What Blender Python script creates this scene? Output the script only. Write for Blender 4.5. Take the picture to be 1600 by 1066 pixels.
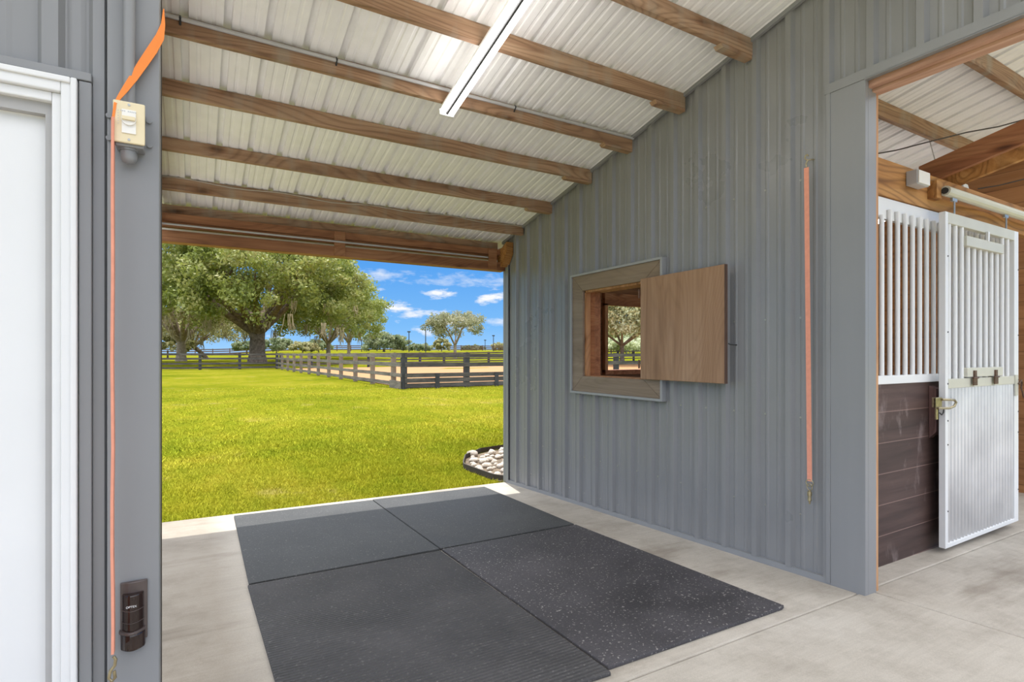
import bpy, bmesh, math, random
import numpy as np
from mathutils import Vector, noise as mnoise
random.seed(7); rng = np.random.default_rng(7)
PI = math.pi
sc = bpy.context.scene
for o in list(bpy.data.objects): bpy.data.objects.remove(o)
# ------------------------------------------------------------------ camera
CH = 1.335                                   # eye height above the slab by the right wall
FPX, HZ, VX = 850.0, 554.0, 305.0            # focal length in px, horizon row, vanishing column of +Y
TH = math.atan2(800 - VX, FPX)
cd = bpy.data.cameras.new('camera'); cam = bpy.data.objects.new('camera', cd); sc.collection.objects.link(cam)
cam.location = (0, 0, CH); cam.rotation_euler = (PI/2, 0, -TH)
cd.sensor_width = 36; cd.lens = 36*FPX/1600; cd.shift_y = (HZ - 533)/1600
cd.clip_start = .05; cd.clip_end = 3000
sc.camera = cam
# ------------------------------------------------------------------ exposure, world, sun
vs = sc.view_settings
vs.view_transform = 'Standard'; vs.look = 'None'; vs.gamma = 1; vs.exposure = 0.78; vs.use_curve_mapping = False
sc.render.film_transparent = False
w = bpy.data.worlds.new('sky'); sc.world = w; w.use_nodes = True
W = w.node_tree; W.nodes.clear()
def wn(t, **k):
    n = W.nodes.new(t)
    for a, b in k.items(): setattr(n, a, b)
    return n
def wmath(op, a, b=None, c=None, clamp=False):
    n = wn('ShaderNodeMath', operation=op, use_clamp=clamp)
    for i, v in enumerate((a, b, c)):
        if v is None: continue
        if isinstance(v, (int, float)): n.inputs[i].default_value = v
        else: W.links.new(v, n.inputs[i])
    return n.outputs[0]
tc = wn('ShaderNodeTexCoord'); sx = wn('ShaderNodeSeparateXYZ'); W.links.new(tc.outputs['Generated'], sx.inputs[0])
X_, Y_, Z_ = sx.outputs
az = wmath('ARCTAN2', X_, Y_)
el = wmath('ARCSINE', Z_)
sky = wn('ShaderNodeValToRGB'); W.links.new(el, sky.inputs[0])
cr = sky.color_ramp; cr.elements[0].position = 0.0; cr.elements[0].color = (.215, .385, .59, 1)
cr.elements[1].position = .16; cr.elements[1].color = (.06, .22, .52, 1)
e = cr.elements.new(.05); e.color = (.125, .305, .565, 1)
e = cr.elements.new(1.0); e.color = (.045, .17, .5, 1)
nz = wn('ShaderNodeTexNoise'); nz.inputs['Scale'].default_value = 26; nz.inputs['Detail'].default_value = 7; nz.inputs['Roughness'].default_value = .62
mp = wn('ShaderNodeMapping'); mp.inputs['Scale'].default_value = (1, 1, 3.2)
W.links.new(tc.outputs['Generated'], mp.inputs[0]); W.links.new(mp.outputs[0], nz.inputs['Vector'])
NZ = nz.outputs[0]
def sky_dir(u, v):
    F = (math.sin(TH), math.cos(TH)); R = (math.cos(TH), -math.sin(TH)); k = (u-800)/FPX
    x = F[0]+k*R[0]; y = F[1]+k*R[1]; z = (HZ-v)/FPX
    return math.atan2(x, y), math.asin(z/math.sqrt(x*x+y*y+z*z))
cl = None                                    # single low clouds, each a patch of the sky of its own
for (u, v, wu, hv, s) in [(615, 481, 38, 8, 1.), (650, 492, 40, 8, .8), (684, 459, 26, 8, .95), (766, 467, 26, 10, 1.1), (664, 519, 16, 6, .9), (702, 504, 40, 9, .8),
                          (725, 438, 95, 8, .38), (600, 430, 50, 10, .4), (433, 537, 18, 12, .9), (780, 505, 30, 8, .5), (860, 500, 50, 12, 1.), (980, 470, 70, 25, 1.), (500, 440, 60, 18, .9)]:
    a0, e0 = sky_dir(u, v); a1, _ = sky_dir(u+wu, v); _, e1 = sky_dir(u, v-hv)
    da = wmath('DIVIDE', wmath('SUBTRACT', az, a0), abs(a1-a0)); de = wmath('DIVIDE', wmath('SUBTRACT', el, e0), abs(e1-e0))
    r = wmath('SQRT', wmath('ADD', wmath('MULTIPLY', da, da), wmath('MULTIPLY', de, de)))
    m = wmath('MULTIPLY', wmath('ADD', wmath('SUBTRACT', 1.15, r), wmath('MULTIPLY', wmath('SUBTRACT', NZ, .52), 4.6)), s*1.0, clamp=True)
    cl = m if cl is None else wmath('MAXIMUM', cl, m)
# unseen bright cloud bank higher up, added to fill the interior with neutral light
hi = wn('ShaderNodeMapRange'); W.links.new(el, hi.inputs[0]); hi.inputs[1].default_value = .22; hi.inputs[2].default_value = .42
nz2 = wn('ShaderNodeTexNoise'); nz2.inputs['Scale'].default_value = 3; nz2.inputs['Detail'].default_value = 5
W.links.new(tc.outputs['Generated'], nz2.inputs['Vector'])
hc = wmath('MULTIPLY', wmath('MULTIPLY', wmath('SUBTRACT', nz2.outputs[0], .30), 5., clamp=True), hi.outputs[0])
mx = wn('ShaderNodeMixRGB'); W.links.new(cl, mx.inputs[0]); W.links.new(sky.outputs[0], mx.inputs[1]); mx.inputs[2].default_value = (.565, .575, .59, 1)
mx2 = wn('ShaderNodeMixRGB'); W.links.new(hc, mx2.inputs[0]); W.links.new(mx.outputs[0], mx2.inputs[1]); mx2.inputs[2].default_value = (1.72, 1.74, 1.78, 1)
bg = wn('ShaderNodeBackground'); bg.inputs[1].default_value = 1.0; W.links.new(mx2.outputs[0], bg.inputs[0])
wo = wn('ShaderNodeOutputWorld'); W.links.new(bg.outputs[0], wo.inputs[0])
sl = bpy.data.lights.new('sun', 'SUN'); sl.energy = 3.0; sl.angle = math.radians(.6); sl.color = (1, .965, .90)
so = bpy.data.objects.new('sun', sl); sc.collection.objects.link(so)
sun_dir = Vector((.24, .97, 0)).normalized()*math.cos(math.radians(69.5)) + Vector((0, 0, math.sin(math.radians(69.5))))
so.rotation_euler = sun_dir.to_track_quat('Z', 'Y').to_euler()
# ------------------------------------------------------------------ helpers
col = sc.collection
F_ = Vector((math.sin(TH), math.cos(TH), 0)); R_ = Vector((math.cos(TH), -math.sin(TH), 0))
def ray(u, v): return F_ + R_*((u-800)/FPX) + Vector((0, 0, (HZ-v)/FPX))
def aty(u, v, y): d = ray(u, v); p = d*(y/d.y); return (p.x, p.y, p.z+CH)
def atx(u, v, x): d = ray(u, v); p = d*(x/d.x); return (p.x, p.y, p.z+CH)
def floor_z(x, y): return CH - 1.2 - .0468*y - .0154*x
def roof_z(y): return CH + 1.344 + (5.647 - y)*.2215
def sstep(a, b, t): t = max(0, min(1, (t-a)/(b-a))); return t*t*(3-2*t)
GT = [(0, -1.50), (5, -1.478), (10, -1.43), (20, -1.33), (50, -1.28), (62, -1.03), (90, -.45), (130, .28), (200, 1.25), (300, 2.5), (600, 4.6), (1500, 12)]
def ground_z(x, y):
    t = x*F_.x + y*F_.y
    t = max(0, t); z = -1.5
    for (a, za), (b, zb) in zip(GT, GT[1:]):
        if a <= t <= b or (b == 1500 and t > b): z = za + (zb-za)*min(1, (t-a)/(b-a)); break
    if t > 62:
        u = 800 + FPX*(x*R_.x + y*R_.y)/t
        k = .35 + .65*sstep(330, 470, u)
        zl = -1.03 + (z + 1.03)*k
        z = zl
    if y < 8.5: z = (-1.2-.0468*5.61-.0154*max(-2, min(9, x))-.012)*(1-sstep(5.6, 8.5, y)) + z*sstep(5.6, 8.5, y)
    return CH + z + .02*sstep(6, 9, y)*mnoise.noise(Vector((x*.15, y*.15, 0)))
class MB:
    def __init__(s): s.v = []; s.f = []
    def add(s, vs, fs):
        n = len(s.v); s.v += [tuple(p) for p in vs]; s.f += [tuple(i+n for i in f) for f in fs]; return s
    def box(s, x0, x1, y0, y1, z0, z1):
        return s.add([(x0,y0,z0),(x1,y0,z0),(x1,y1,z0),(x0,y1,z0),(x0,y0,z1),(x1,y0,z1),(x1,y1,z1),(x0,y1,z1)],
                     [(0,3,2,1),(4,5,6,7),(0,1,5,4),(1,2,6,5),(2,3,7,6),(3,0,4,7)])
    def hexa(s, p):                          # eight corners: bottom ring then top ring
        return s.add(p, [(0,3,2,1),(4,5,6,7),(0,1,5,4),(1,2,6,5),(2,3,7,6),(3,0,4,7)])
    def prism(s, poly, d):                   # poly: 3D ring, extruded by d
        n = len(poly); q = [tuple(a+b for a, b in zip(p, d)) for p in poly]
        return s.add(list(poly)+q, [tuple(range(n))[::-1], tuple(range(n, 2*n))]+[(i, (i+1) % n, n+(i+1) % n, n+i) for i in range(n)])
    def tube(s, pts, r, n=10, caps=True):
        pts = [Vector(p) for p in pts]; rs = r if isinstance(r, (list, tuple)) else [r]*len(pts)
        rings = []; up = None
        for i, p in enumerate(pts):
            d = (pts[min(i+1, len(pts)-1)] - pts[max(i-1, 0)]).normalized()
            if up is None:
                up = Vector((0, 0, 1)) if abs(d.z) < .9 else Vector((1, 0, 0))
            a = d.cross(up).normalized(); b = a.cross(d).normalized(); up = b
            rings.append([p + (a*math.cos(t)+b*math.sin(t))*rs[i] for t in [2*PI*k/n for k in range(n)]])
        vs = [q for r_ in rings for q in r_]; fs = []
        for i in range(len(pts)-1):
            for k in range(n): fs.append((i*n+k, i*n+(k+1) % n, (i+1)*n+(k+1) % n, (i+1)*n+k))
        if caps:
            m = len(vs); vs = vs + vs[:n] + vs[-n:]; fs.append(tuple(range(m, m+n))[::-1]); fs.append(tuple(range(m+n, m+2*n)))
        return s.add(vs, fs)
    def ribbon(s, pts, wid, th):             # pts: centres, wid: half-width vectors, th: thickness vectors
        vs = []
        for p, a, t in zip(pts, wid, th):
            p = Vector(p); a = Vector(a); t = Vector(t)
            vs += [p-a-t, p+a-t, p+a+t, p-a+t]
        fs = [(0,1,2,3)]
        for i in range(len(pts)-1):
            for k in range(4): fs.append((i*4+k, (i+1)*4+k, (i+1)*4+(k+1) % 4, i*4+(k+1) % 4))
        n = (len(pts)-1)*4; fs.append((n+3, n+2, n+1, n))
        return s.add(vs, fs)
    def build(s, name, m, parent=None, smooth=False, bevel=0, origin=None, recalc=True):
        me = bpy.data.meshes.new(name)
        off = Vector(origin) if origin is not None else (world_loc(parent) if parent else Vector((0, 0, 0)))
        me.from_pydata([tuple(Vector(p)-off) for p in s.v] if off.length else s.v, [], s.f)
        if recalc:
            b = bmesh.new(); b.from_mesh(me); bmesh.ops.recalc_face_normals(b, faces=b.faces); b.to_mesh(me); b.free()
        if smooth:
            me.polygons.foreach_set('use_smooth', [True]*len(me.polygons))
        me.materials.append(m)
        o = bpy.data.objects.new(name, me); col.objects.link(o)
        if parent: o.parent = parent; o.location = off - world_loc(parent)
        else: o.location = off
        if bevel:
            md = o.modifiers.new('bevel', 'BEVEL'); md.width = bevel; md.segments = 2; md.limit_method = 'ANGLE'
        return o
def world_loc(o):
    l = Vector(o.location)
    while o.parent: o = o.parent; l += Vector(o.location)
    return l
def tag(o, label=None, cat=None, group=None, kind=None):
    if label: o['label'] = label
    if cat: o['category'] = cat
    if group: o['group'] = group
    if kind: o['kind'] = kind
    return o
def thing(name, loc, label, cat, group=None):
    o = bpy.data.objects.new(name, None); col.objects.link(o); o.location = loc; o.empty_display_size = .1
    return tag(o, label, cat, group)
def struct(o, label=None): o['kind'] = 'structure'; return tag(o, label)
def copy_tree(o, parent=None):
    c = o.copy(); col.objects.link(c); c.parent = parent
    for ch in [k for k in bpy.data.objects if k.parent == o]: copy_tree(ch, c)
    return c
# ------------------------------------------------------------------ materials
def newmat(name):
    m = bpy.data.materials.new(name); m.use_nodes = True; nt = m.node_tree
    return m, nt, nt.nodes['Principled BSDF']
def N(nt, t, **k):
    n = nt.nodes.new(t)
    for a, b in k.items():
        if a in ('operation', 'blend_type', 'feature', 'wave_type', 'bands_direction', 'use_clamp', 'noise_dimensions'): setattr(n, a, b)
    return n
def ramp(nt, src, stops):
    r = nt.nodes.new('ShaderNodeValToRGB'); nt.links.new(src, r.inputs[0]); c = r.color_ramp
    c.elements[0].position, c.elements[0].color = stops[0][0], (*stops[0][1], 1)
    c.elements[1].position, c.elements[1].color = stops[-1][0], (*stops[-1][1], 1)
    for p, k in stops[1:-1]: e = c.elements.new(p); e.color = (*k, 1)
    return r.outputs[0]
def noise(nt, scale, detail=4, vec=None, rough=.5, dist=0, mapscale=None, rnd=False):
    tcn = nt.nodes.new('ShaderNodeTexCoord'); src = vec or tcn.outputs['Object']
    if rnd:
        oi = nt.nodes.new('ShaderNodeObjectInfo'); ml = N(nt, 'ShaderNodeMath', operation='MULTIPLY'); nt.links.new(oi.outputs['Random'], ml.inputs[0]); ml.inputs[1].default_value = 37
        ad = N(nt, 'ShaderNodeVectorMath', operation='ADD'); nt.links.new(src, ad.inputs[0]); nt.links.new(ml.outputs[0], ad.inputs[1]); src = ad.outputs[0]
    if mapscale:
        mp = nt.nodes.new('ShaderNodeMapping'); mp.inputs['Scale'].default_value = mapscale; nt.links.new(src, mp.inputs[0]); src = mp.outputs[0]
    n = nt.nodes.new('ShaderNodeTexNoise'); n.inputs['Scale'].default_value = scale; n.inputs['Detail'].default_value = detail
    n.inputs['Roughness'].default_value = rough; n.inputs['Distortion'].default_value = dist
    nt.links.new(src, n.inputs['Vector']); return n.outputs[0]
def mixc(nt, fac, a, b, bt='MIX'):
    n = nt.nodes.new('ShaderNodeMixRGB'); n.blend_type = bt
    for i, v in enumerate((fac, a, b)):
        if isinstance(v, (int, float)): n.inputs[i].default_value = v
        elif isinstance(v, tuple): n.inputs[i].default_value = (*v, 1)
        else: nt.links.new(v, n.inputs[i])
    return n.outputs[0]
def bump(nt, bs, h, st, dist=.01):
    b = nt.nodes.new('ShaderNodeBump'); b.inputs['Strength'].default_value = st; b.inputs['Distance'].default_value = dist
    nt.links.new(h, b.inputs['Height']); nt.links.new(b.outputs[0], bs.inputs['Normal'])
def plain(name, c, rough=.5, metal=0, var=.12, scale=6, bmp=0, c2=None, spec=None):
    m, nt, bs = newmat(name)
    n = noise(nt, scale, 5)
    c2 = c2 or tuple(x*(1-var*2) for x in c)
    nt.links.new(ramp(nt, n, [(.3, c2), (.7, c)]), bs.inputs['Base Color'])
    bs.inputs['Roughness'].default_value = rough; bs.inputs['Metallic'].default_value = metal
    if spec is not None: bs.inputs['Specular IOR Level'].default_value = spec
    if bmp: bump(nt, bs, noise(nt, scale*8, 3), bmp)
    return m
def wood(name, axis, dark, mid, light, across=9, knots=True, rough=.7, ringamt=.5, stain=0):
    m, nt, bs = newmat(name)
    sc3 = [across]*3; sc3[axis] = .55
    a = noise(nt, 1.6, 7, mapscale=tuple(sc3), rough=.6, dist=.6, rnd=True)
    s2 = [across*5]*3; s2[axis] = .9
    b = noise(nt, 2.2, 4, mapscale=tuple(s2), rnd=True)
    # ring lines: a saw of the warped noise
    s3 = [across*.33]*3; s3[axis] = .42
    c = noise(nt, 1.3, 1, mapscale=tuple(s3), dist=.3, rnd=True)
    ml = N(nt, 'ShaderNodeMath', operation='MULTIPLY'); nt.links.new(c, ml.inputs[0]); ml.inputs[1].default_value = 26
    fr = N(nt, 'ShaderNodeMath', operation='FRACT'); nt.links.new(ml.outputs[0], fr.inputs[0])
    base = ramp(nt, a, [(.28, dark), (.5, mid), (.74, light)])
    rings = ramp(nt, fr.outputs[0], [(0., (.55, .5, .46)), (.35, (1, 1, 1)), (.8, (.92, .9, .88)), (1., (.55, .5, .46))])
    cc = mixc(nt, ringamt, base, rings, 'MULTIPLY')
    cc = mixc(nt, .35, cc, ramp(nt, b, [(.3, (.6, .56, .52)), (.7, (1, 1, 1))]), 'MULTIPLY')
    if knots:
        tcn = nt.nodes.new('ShaderNodeTexCoord'); mp = nt.nodes.new('ShaderNodeMapping')
        s4 = [5.5]*3; s4[axis] = 1.9; mp.inputs['Scale'].default_value = s4
        oi = nt.nodes.new('ShaderNodeObjectInfo'); ad = N(nt, 'ShaderNodeVectorMath', operation='ADD'); ml2 = N(nt, 'ShaderNodeMath', operation='MULTIPLY')
        nt.links.new(oi.outputs['Random'], ml2.inputs[0]); ml2.inputs[1].default_value = 29
        nt.links.new(tcn.outputs['Object'], ad.inputs[0]); nt.links.new(ml2.outputs[0], ad.inputs[1]); nt.links.new(ad.outputs[0], mp.inputs[0])
        v = nt.nodes.new('ShaderNodeTexVoronoi'); v.inputs['Scale'].default_value = 1.0; nt.links.new(mp.outputs[0], v.inputs['Vector'])
        k = ramp(nt, v.outputs['Distance'], [(.04, (.22, .15, .1)), (.13, (.75, .65, .55)), (.2, (1, 1, 1))])
        cc = mixc(nt, .85, cc, k, 'MULTIPLY')
    if stain:
        s5 = [1.1]*3; s5[axis] = 3.
        d = noise(nt, 2.2, 3, mapscale=tuple(s5), rnd=True)
        cc = mixc(nt, ramp(nt, d, [(.5, (0, 0, 0)), (.72, (stain, stain, stain))]), cc, (.36, .33, .27))
    nt.links.new(cc, bs.inputs['Base Color']); bs.inputs['Roughness'].default_value = rough
    bump(nt, bs, b, .25, .004)
    return m
def sheet(name, c, rough, var, coat=0):
    m, nt, bs = newmat(name)
    a = noise(nt, 1.3, 5, rough=.6); b = noise(nt, 30, 3)
    s = noise(nt, 9, 3, mapscale=(1, 1, .08))
    cc = ramp(nt, a, [(.3, tuple(x*(1-var) for x in c)), (.7, c)])
    cc = mixc(nt, .25, cc, ramp(nt, s, [(.35, (.82, .82, .82)), (.65, (1, 1, 1))]), 'MULTIPLY')
    nt.links.new(cc, bs.inputs['Base Color'])
    r = ramp(nt, a, [(.3, (rough-.06,)*3), (.7, (rough+.1,)*3)]); nt.links.new(r, bs.inputs['Roughness'])
    bump(nt, bs, a, .05, .02)
    return m
M = {}
M['grey'] = sheet('grey_painted_steel', (.262, .264, .268), .32, .10)
M['greyflat'] = sheet('grey_painted_trim', (.262, .265, .270), .40, .08)
M['roof'] = sheet('white_roof_steel', (.93, .93, .94), .38, .03)
M['white'] = plain('white_paint', (.78, .78, .775), .45, var=.02, scale=3)
M['bars'] = plain('white_powder_coat', (.80, .80, .79), .4, var=.01, scale=8)
M['cream'] = plain('cream_enamel', (.62, .60, .50), .4, var=.04, scale=5)
M['galv'] = plain('galvanised_corrugated_steel', (.86, .86, .86), .33, metal=.75, scale=2.2, c2=(.60, .60, .61))
M['purlin'] = wood('weathered_pine_x', 0, (.25, .14, .08), (.40, .245, .15), (.54, .37, .24), stain=.5, ringamt=.75)
M['beam'] = wood('stained_pine_x', 0, (.22, .085, .035), (.36, .16, .07), (.50, .26, .13))
M['lvl'] = wood('golden_pine_x', 0, (.26, .105, .025), (.46, .215, .06), (.60, .33, .12), across=6, ringamt=.9)
M['wood_y'] = wood('pine_y', 1, (.30, .15, .07), (.46, .26, .14), (.60, .38, .24), across=7)
M['wood_hdr'] = wood('pink_pine_y', 1, (.42, .22, .14), (.55, .32, .22), (.66, .43, .31), across=8, knots=False, ringamt=.3)
M['wood_z'] = wood('pine_z', 2, (.34, .15, .06), (.52, .26, .11), (.66, .38, .20), across=8)
M['rafter'] = wood('reddish_pine_y', 1, (.22, .075, .03), (.36, .14, .06), (.48, .22, .10), across=7)
M['shutter'] = wood('brown_plywood_z', 2, (.26, .14, .075), (.36, .21, .12), (.44, .28, .175), across=5, ringamt=.25, knots=False, rough=.5)
M['shutter_edge'] = wood('dark_brown_edge_z', 2, (.08, .045, .03), (.12, .07, .05), (.17, .10, .07), knots=False)
M['casing'] = wood('taupe_stained_wood', 1, (.19, .135, .095), (.25, .185, .13), (.31, .24, .18), across=5, ringamt=.2, knots=False, rough=.55)
M['fence'] = wood('grey_black_fence_board', 0, (.035, .03, .028), (.085, .075, .068), (.17, .15, .135), across=3, knots=False)
M['fence_y'] = wood('weathered_fence_board', 1, (.10, .09, .08), (.20, .175, .15), (.32, .28, .24), across=3, knots=False)
M['post'] = plain('charcoal_fence_post', (.055, .055, .06), .8, var=.25, scale=3)
M['post_pale'] = plain('weathered_fence_post', (.30, .23, .17), .85, var=.2, scale=3)
M['oldfence'] = plain('reddish_brown_far_fence', (.16, .085, .06), .85, var=.2, scale=1)
M['black'] = plain('black_metal', (.03, .03, .03), .6, var=.1)
M['brass'] = plain('worn_brass', (.55, .46, .28), .35, metal=.85, var=.2, scale=60)
M['rust'] = plain('rusty_bronze', (.20, .11, .07), .5, metal=.5, var=.3, scale=60)
M['bronze'] = plain('dark_brown_gloss_plastic', (.030, .016, .013), .12, var=.2, scale=20)
M['bronze_rim'] = plain('dull_brown_plastic', (.10, .075, .068), .35, var=.2, scale=20)
M['ivory'] = plain('ivory_plastic', (.80, .68, .44), .35, var=.03, scale=5)
M['whiteplastic'] = plain('white_plastic', (.85, .82, .76), .3, var=.03, scale=5)
M['conduit'] = plain('pale_grey_conduit', (.50, .50, .51), .4, var=.06, scale=5)
M['cable'] = plain('beige_cable', (.52, .46, .38), .5, var=.08)
M['darkcable'] = plain('dark_cable', (.09, .08, .075), .6, var=.1)
M['steel'] = plain('zinc_steel', (.55, .54, .50), .35, metal=.8, var=.15, scale=40)
M['pink'] = plain('coral_webbing', (.80, .33, .22), .8, var=.05, scale=40)
M['darkwood'] = plain('dark_stud_wood', (.05, .035, .025), .9)  # very dark wood of the stud behind the grey post
def strap_mat():
    m, nt, bs = newmat('orange_webbing')
    wv = nt.nodes.new('ShaderNodeTexWave'); wv.bands_direction = 'Z'; wv.inputs['Scale'].default_value = 110
    tcn = nt.nodes.new('ShaderNodeTexCoord'); nt.links.new(tcn.outputs['Object'], wv.inputs['Vector'])
    nt.links.new(ramp(nt, wv.outputs[0], [(0, (.82, .20, .03)), (1, (.95, .30, .06))]), bs.inputs['Base Color']); bs.inputs['Roughness'].default_value = .75
    return m
M['orange'] = strap_mat()
def emis(name, c, s):
    m = bpy.data.materials.new(name); m.use_nodes = True; nt = m.node_tree; nt.nodes.clear()
    e = nt.nodes.new('ShaderNodeEmission'); e.inputs[0].default_value = (*c, 1); e.inputs[1].default_value = s
    o = nt.nodes.new('ShaderNodeOutputMaterial'); nt.links.new(e.outputs[0], o.inputs[0]); return m
M['tube'] = emis('lit_fluorescent_tube', (1, .96, .92), 7.0)
M['tube_fill'] = emis('added_fill_tube', (1, .96, .90), 2.6)  # tubes of the fill lights added behind the viewer
def concrete():
    m, nt, bs = newmat('broom_finished_concrete')
    a = noise(nt, .9, 8, rough=.62); b = noise(nt, 5, 6, rough=.7); g = noise(nt, 180, 2); br = noise(nt, 60, 2, mapscale=(.06, 1, 1))
    cc = ramp(nt, a, [(.3, (.39, .35, .295)), (.48, (.50, .455, .39)), (.7, (.57, .525, .46))])
    cc = mixc(nt, .55, cc, ramp(nt, b, [(.28, (.62, .59, .56)), (.55, (1, 1, 1))]), 'MULTIPLY')
    cc = mixc(nt, .35, cc, ramp(nt, g, [(.3, (.7, .7, .7)), (.7, (1.1, 1.1, 1.1))]), 'MULTIPLY')
    cc = mixc(nt, .3, cc, ramp(nt, br, [(.3, (.78, .76, .74)), (.7, (1.05, 1.05, 1.05))]), 'MULTIPLY')
    # a dirty strip along the left side wall and dark smears
    tcn = nt.nodes.new('ShaderNodeTexCoord'); sp = nt.nodes.new('ShaderNodeSeparateXYZ'); nt.links.new(tcn.outputs['Object'], sp.inputs[0])
    ad = N(nt, 'ShaderNodeMath', operation='ADD'); nt.links.new(sp.outputs[0], ad.inputs[0])
    ml = N(nt, 'ShaderNodeMath', operation='MULTIPLY'); nt.links.new(b, ml.inputs[0]); ml.inputs[1].default_value = -.35; nt.links.new(ml.outputs[0], ad.inputs[1])
    edge_ = ramp(nt, ad.outputs[0], [(.0, (.55, .5, .45)), (.03, (.9, .88, .86)), (.12, (1, 1, 1))])
    mr = nt.nodes.new('ShaderNodeMapRange'); nt.links.new(ad.outputs[0], mr.inputs[0]); mr.inputs[1].default_value = -.9; mr.inputs[2].default_value = .12; 
    cc = mixc(nt, 1, cc, ramp(nt, mr.outputs[0], [(0, (1, 1, 1)), (.15, (1, 1, 1)), (.25, (.42, .39, .36)), (.42, (.64, .61, .57)), (.8, (.68, .645, .60)), (1, (1, 1, 1))]), 'MULTIPLY')
    st = noise(nt, 1.7, 5, rough=.6, mapscale=(.35, 1.6, 1))
    cc = mixc(nt, .7, cc, ramp(nt, st, [(.30, (.58, .54, .50)), (.42, (1, 1, 1))]), 'MULTIPLY')
    nt.links.new(cc, bs.inputs['Base Color']); bs.inputs['Roughness'].default_value = .75
    bump(nt, bs, mixc(nt, .5, g, b), .25, .004)
    return m
M['concrete'] = concrete()
def rubber(name, ribbed, tint=(1, 1, 1), speck=.5):
    m, nt, bs = newmat(name)
    a = noise(nt, 1.6, 5, rough=.6, rnd=True); g = noise(nt, 120, 2); sp = noise(nt, 75, 2, rnd=True)
    cc = ramp(nt, a, [(.3, tuple(.030*t for t in tint)), (.5, tuple(.055*t for t in tint)), (.72, tuple(.085*t for t in tint))])
    cc = mixc(nt, .5, cc, ramp(nt, g, [(.3, (.6, .6, .6)), (.7, (1.3, 1.3, 1.3))]), 'MULTIPLY')
    f = ramp(nt, sp, [(.63, (0, 0, 0)), (.71, (speck, speck, speck))])
    cc = mixc(nt, f, cc, (.34, .32, .30))
    nt.links.new(cc, bs.inputs['Base Color'])
    nt.links.new(ramp(nt, a, [(.3, (.62,)*3), (.7, (.8,)*3)]), bs.inputs['Roughness'])
    bs.inputs['Specular IOR Level'].default_value = .4
    if ribbed:
        wv = nt.nodes.new('ShaderNodeTexWave'); wv.bands_direction = 'Y'; wv.inputs['Scale'].default_value = 14; wv.inputs['Distortion'].default_value = .15
        tcn = nt.nodes.new('ShaderNodeTexCoord'); nt.links.new(tcn.outputs['Object'], wv.inputs['Vector'])
        bump(nt, bs, wv.outputs[0], .9, .006)
    else: bump(nt, bs, g, .4, .003)
    return m
M['mat_a'] = rubber('ribbed_black_rubber', True, (1.05, 1.0, 1.0), .35)
M['mat_b'] = rubber('speckled_black_rubber', False, (1.0, .93, 1.0), .9)
M['mat_c'] = rubber('smooth_grey_black_rubber', False, (.9, .93, .95), .3)
def boards(name, axis, cols, h=.19, gap=(.3, .2, .15), scuff=False, gapw=.05, z0=0):
    m, nt, bs = newmat(name)
    tcn = nt.nodes.new('ShaderNodeTexCoord'); sp = nt.nodes.new('ShaderNodeSeparateXYZ'); nt.links.new(tcn.outputs['Object'], sp.inputs[0])
    s = [9]*3; s[axis] = .5
    a = noise(nt, 1.5, 7, mapscale=tuple(s), rough=.6, dist=.5)
    cc = ramp(nt, a, [(.3, cols[0]), (.5, cols[1]), (.72, cols[2])])
    dv = N(nt, 'ShaderNodeMath', operation='MULTIPLY_ADD'); nt.links.new(sp.outputs[2], dv.inputs[0]); dv.inputs[1].default_value = 1/h; dv.inputs[2].default_value = 20-z0/h
    fr = N(nt, 'ShaderNodeMath', operation='FRACT'); nt.links.new(dv.outputs[0], fr.inputs[0])
    fl = N(nt, 'ShaderNodeMath', operation='FLOOR'); nt.links.new(dv.outputs[0], fl.inputs[0])
    wn_ = nt.nodes.new('ShaderNodeTexWhiteNoise'); wn_.noise_dimensions = '1D'; nt.links.new(fl.outputs[0], wn_.inputs['W'])
    cc = mixc(nt, .5, cc, ramp(nt, wn_.outputs[0], [(0, (.7, .7, .7)), (1, (1.15, 1.15, 1.15))]), 'MULTIPLY')
    g = ramp(nt, fr.outputs[0], [(0, (1, 1, 1)), (gapw, (0, 0, 0)), (1, (0, 0, 0))])
    cc = mixc(nt, g, cc, gap)
    if scuff:
        n = noise(nt, 3.2, 6, mapscale=(1.6, 1, .8), rough=.65)
        mk = noise(nt, 1.1, 2)
        f = mixc(nt, 1, ramp(nt, n, [(.54, (0, 0, 0)), (.66, (.55, .55, .55))]), ramp(nt, mk, [(.42, (0, 0, 0)), (.55, (1, 1, 1))]), 'MULTIPLY')
        cc = mixc(nt, f, cc, (.40, .32, .30))
    nt.links.new(cc, bs.inputs['Base Color']); bs.inputs['Roughness'].default_value = .6
    return m
M['stallwood'] = boards('dark_brown_stained_boards', 0, ((.045, .025, .02), (.075, .042, .034), (.115, .068, .055)), .196, (.30, .19, .16), True, .035)
M['stallin'] = boards('brown_stall_lining_boards', 0, ((.12, .055, .02), (.22, .10, .04), (.32, .16, .07)), .17, (.05, .025, .015), False, .05)
M['stallin_y'] = boards('orange_stall_lining_boards', 1, ((.28, .12, .04), (.42, .19, .07), (.52, .26, .11)), .17, (.10, .045, .02), False, .05)
M['stallblock'] = wood('dark_brown_block', 2, (.09, .042, .036), (.14, .072, .062), (.19, .11, .095), knots=False)
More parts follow.
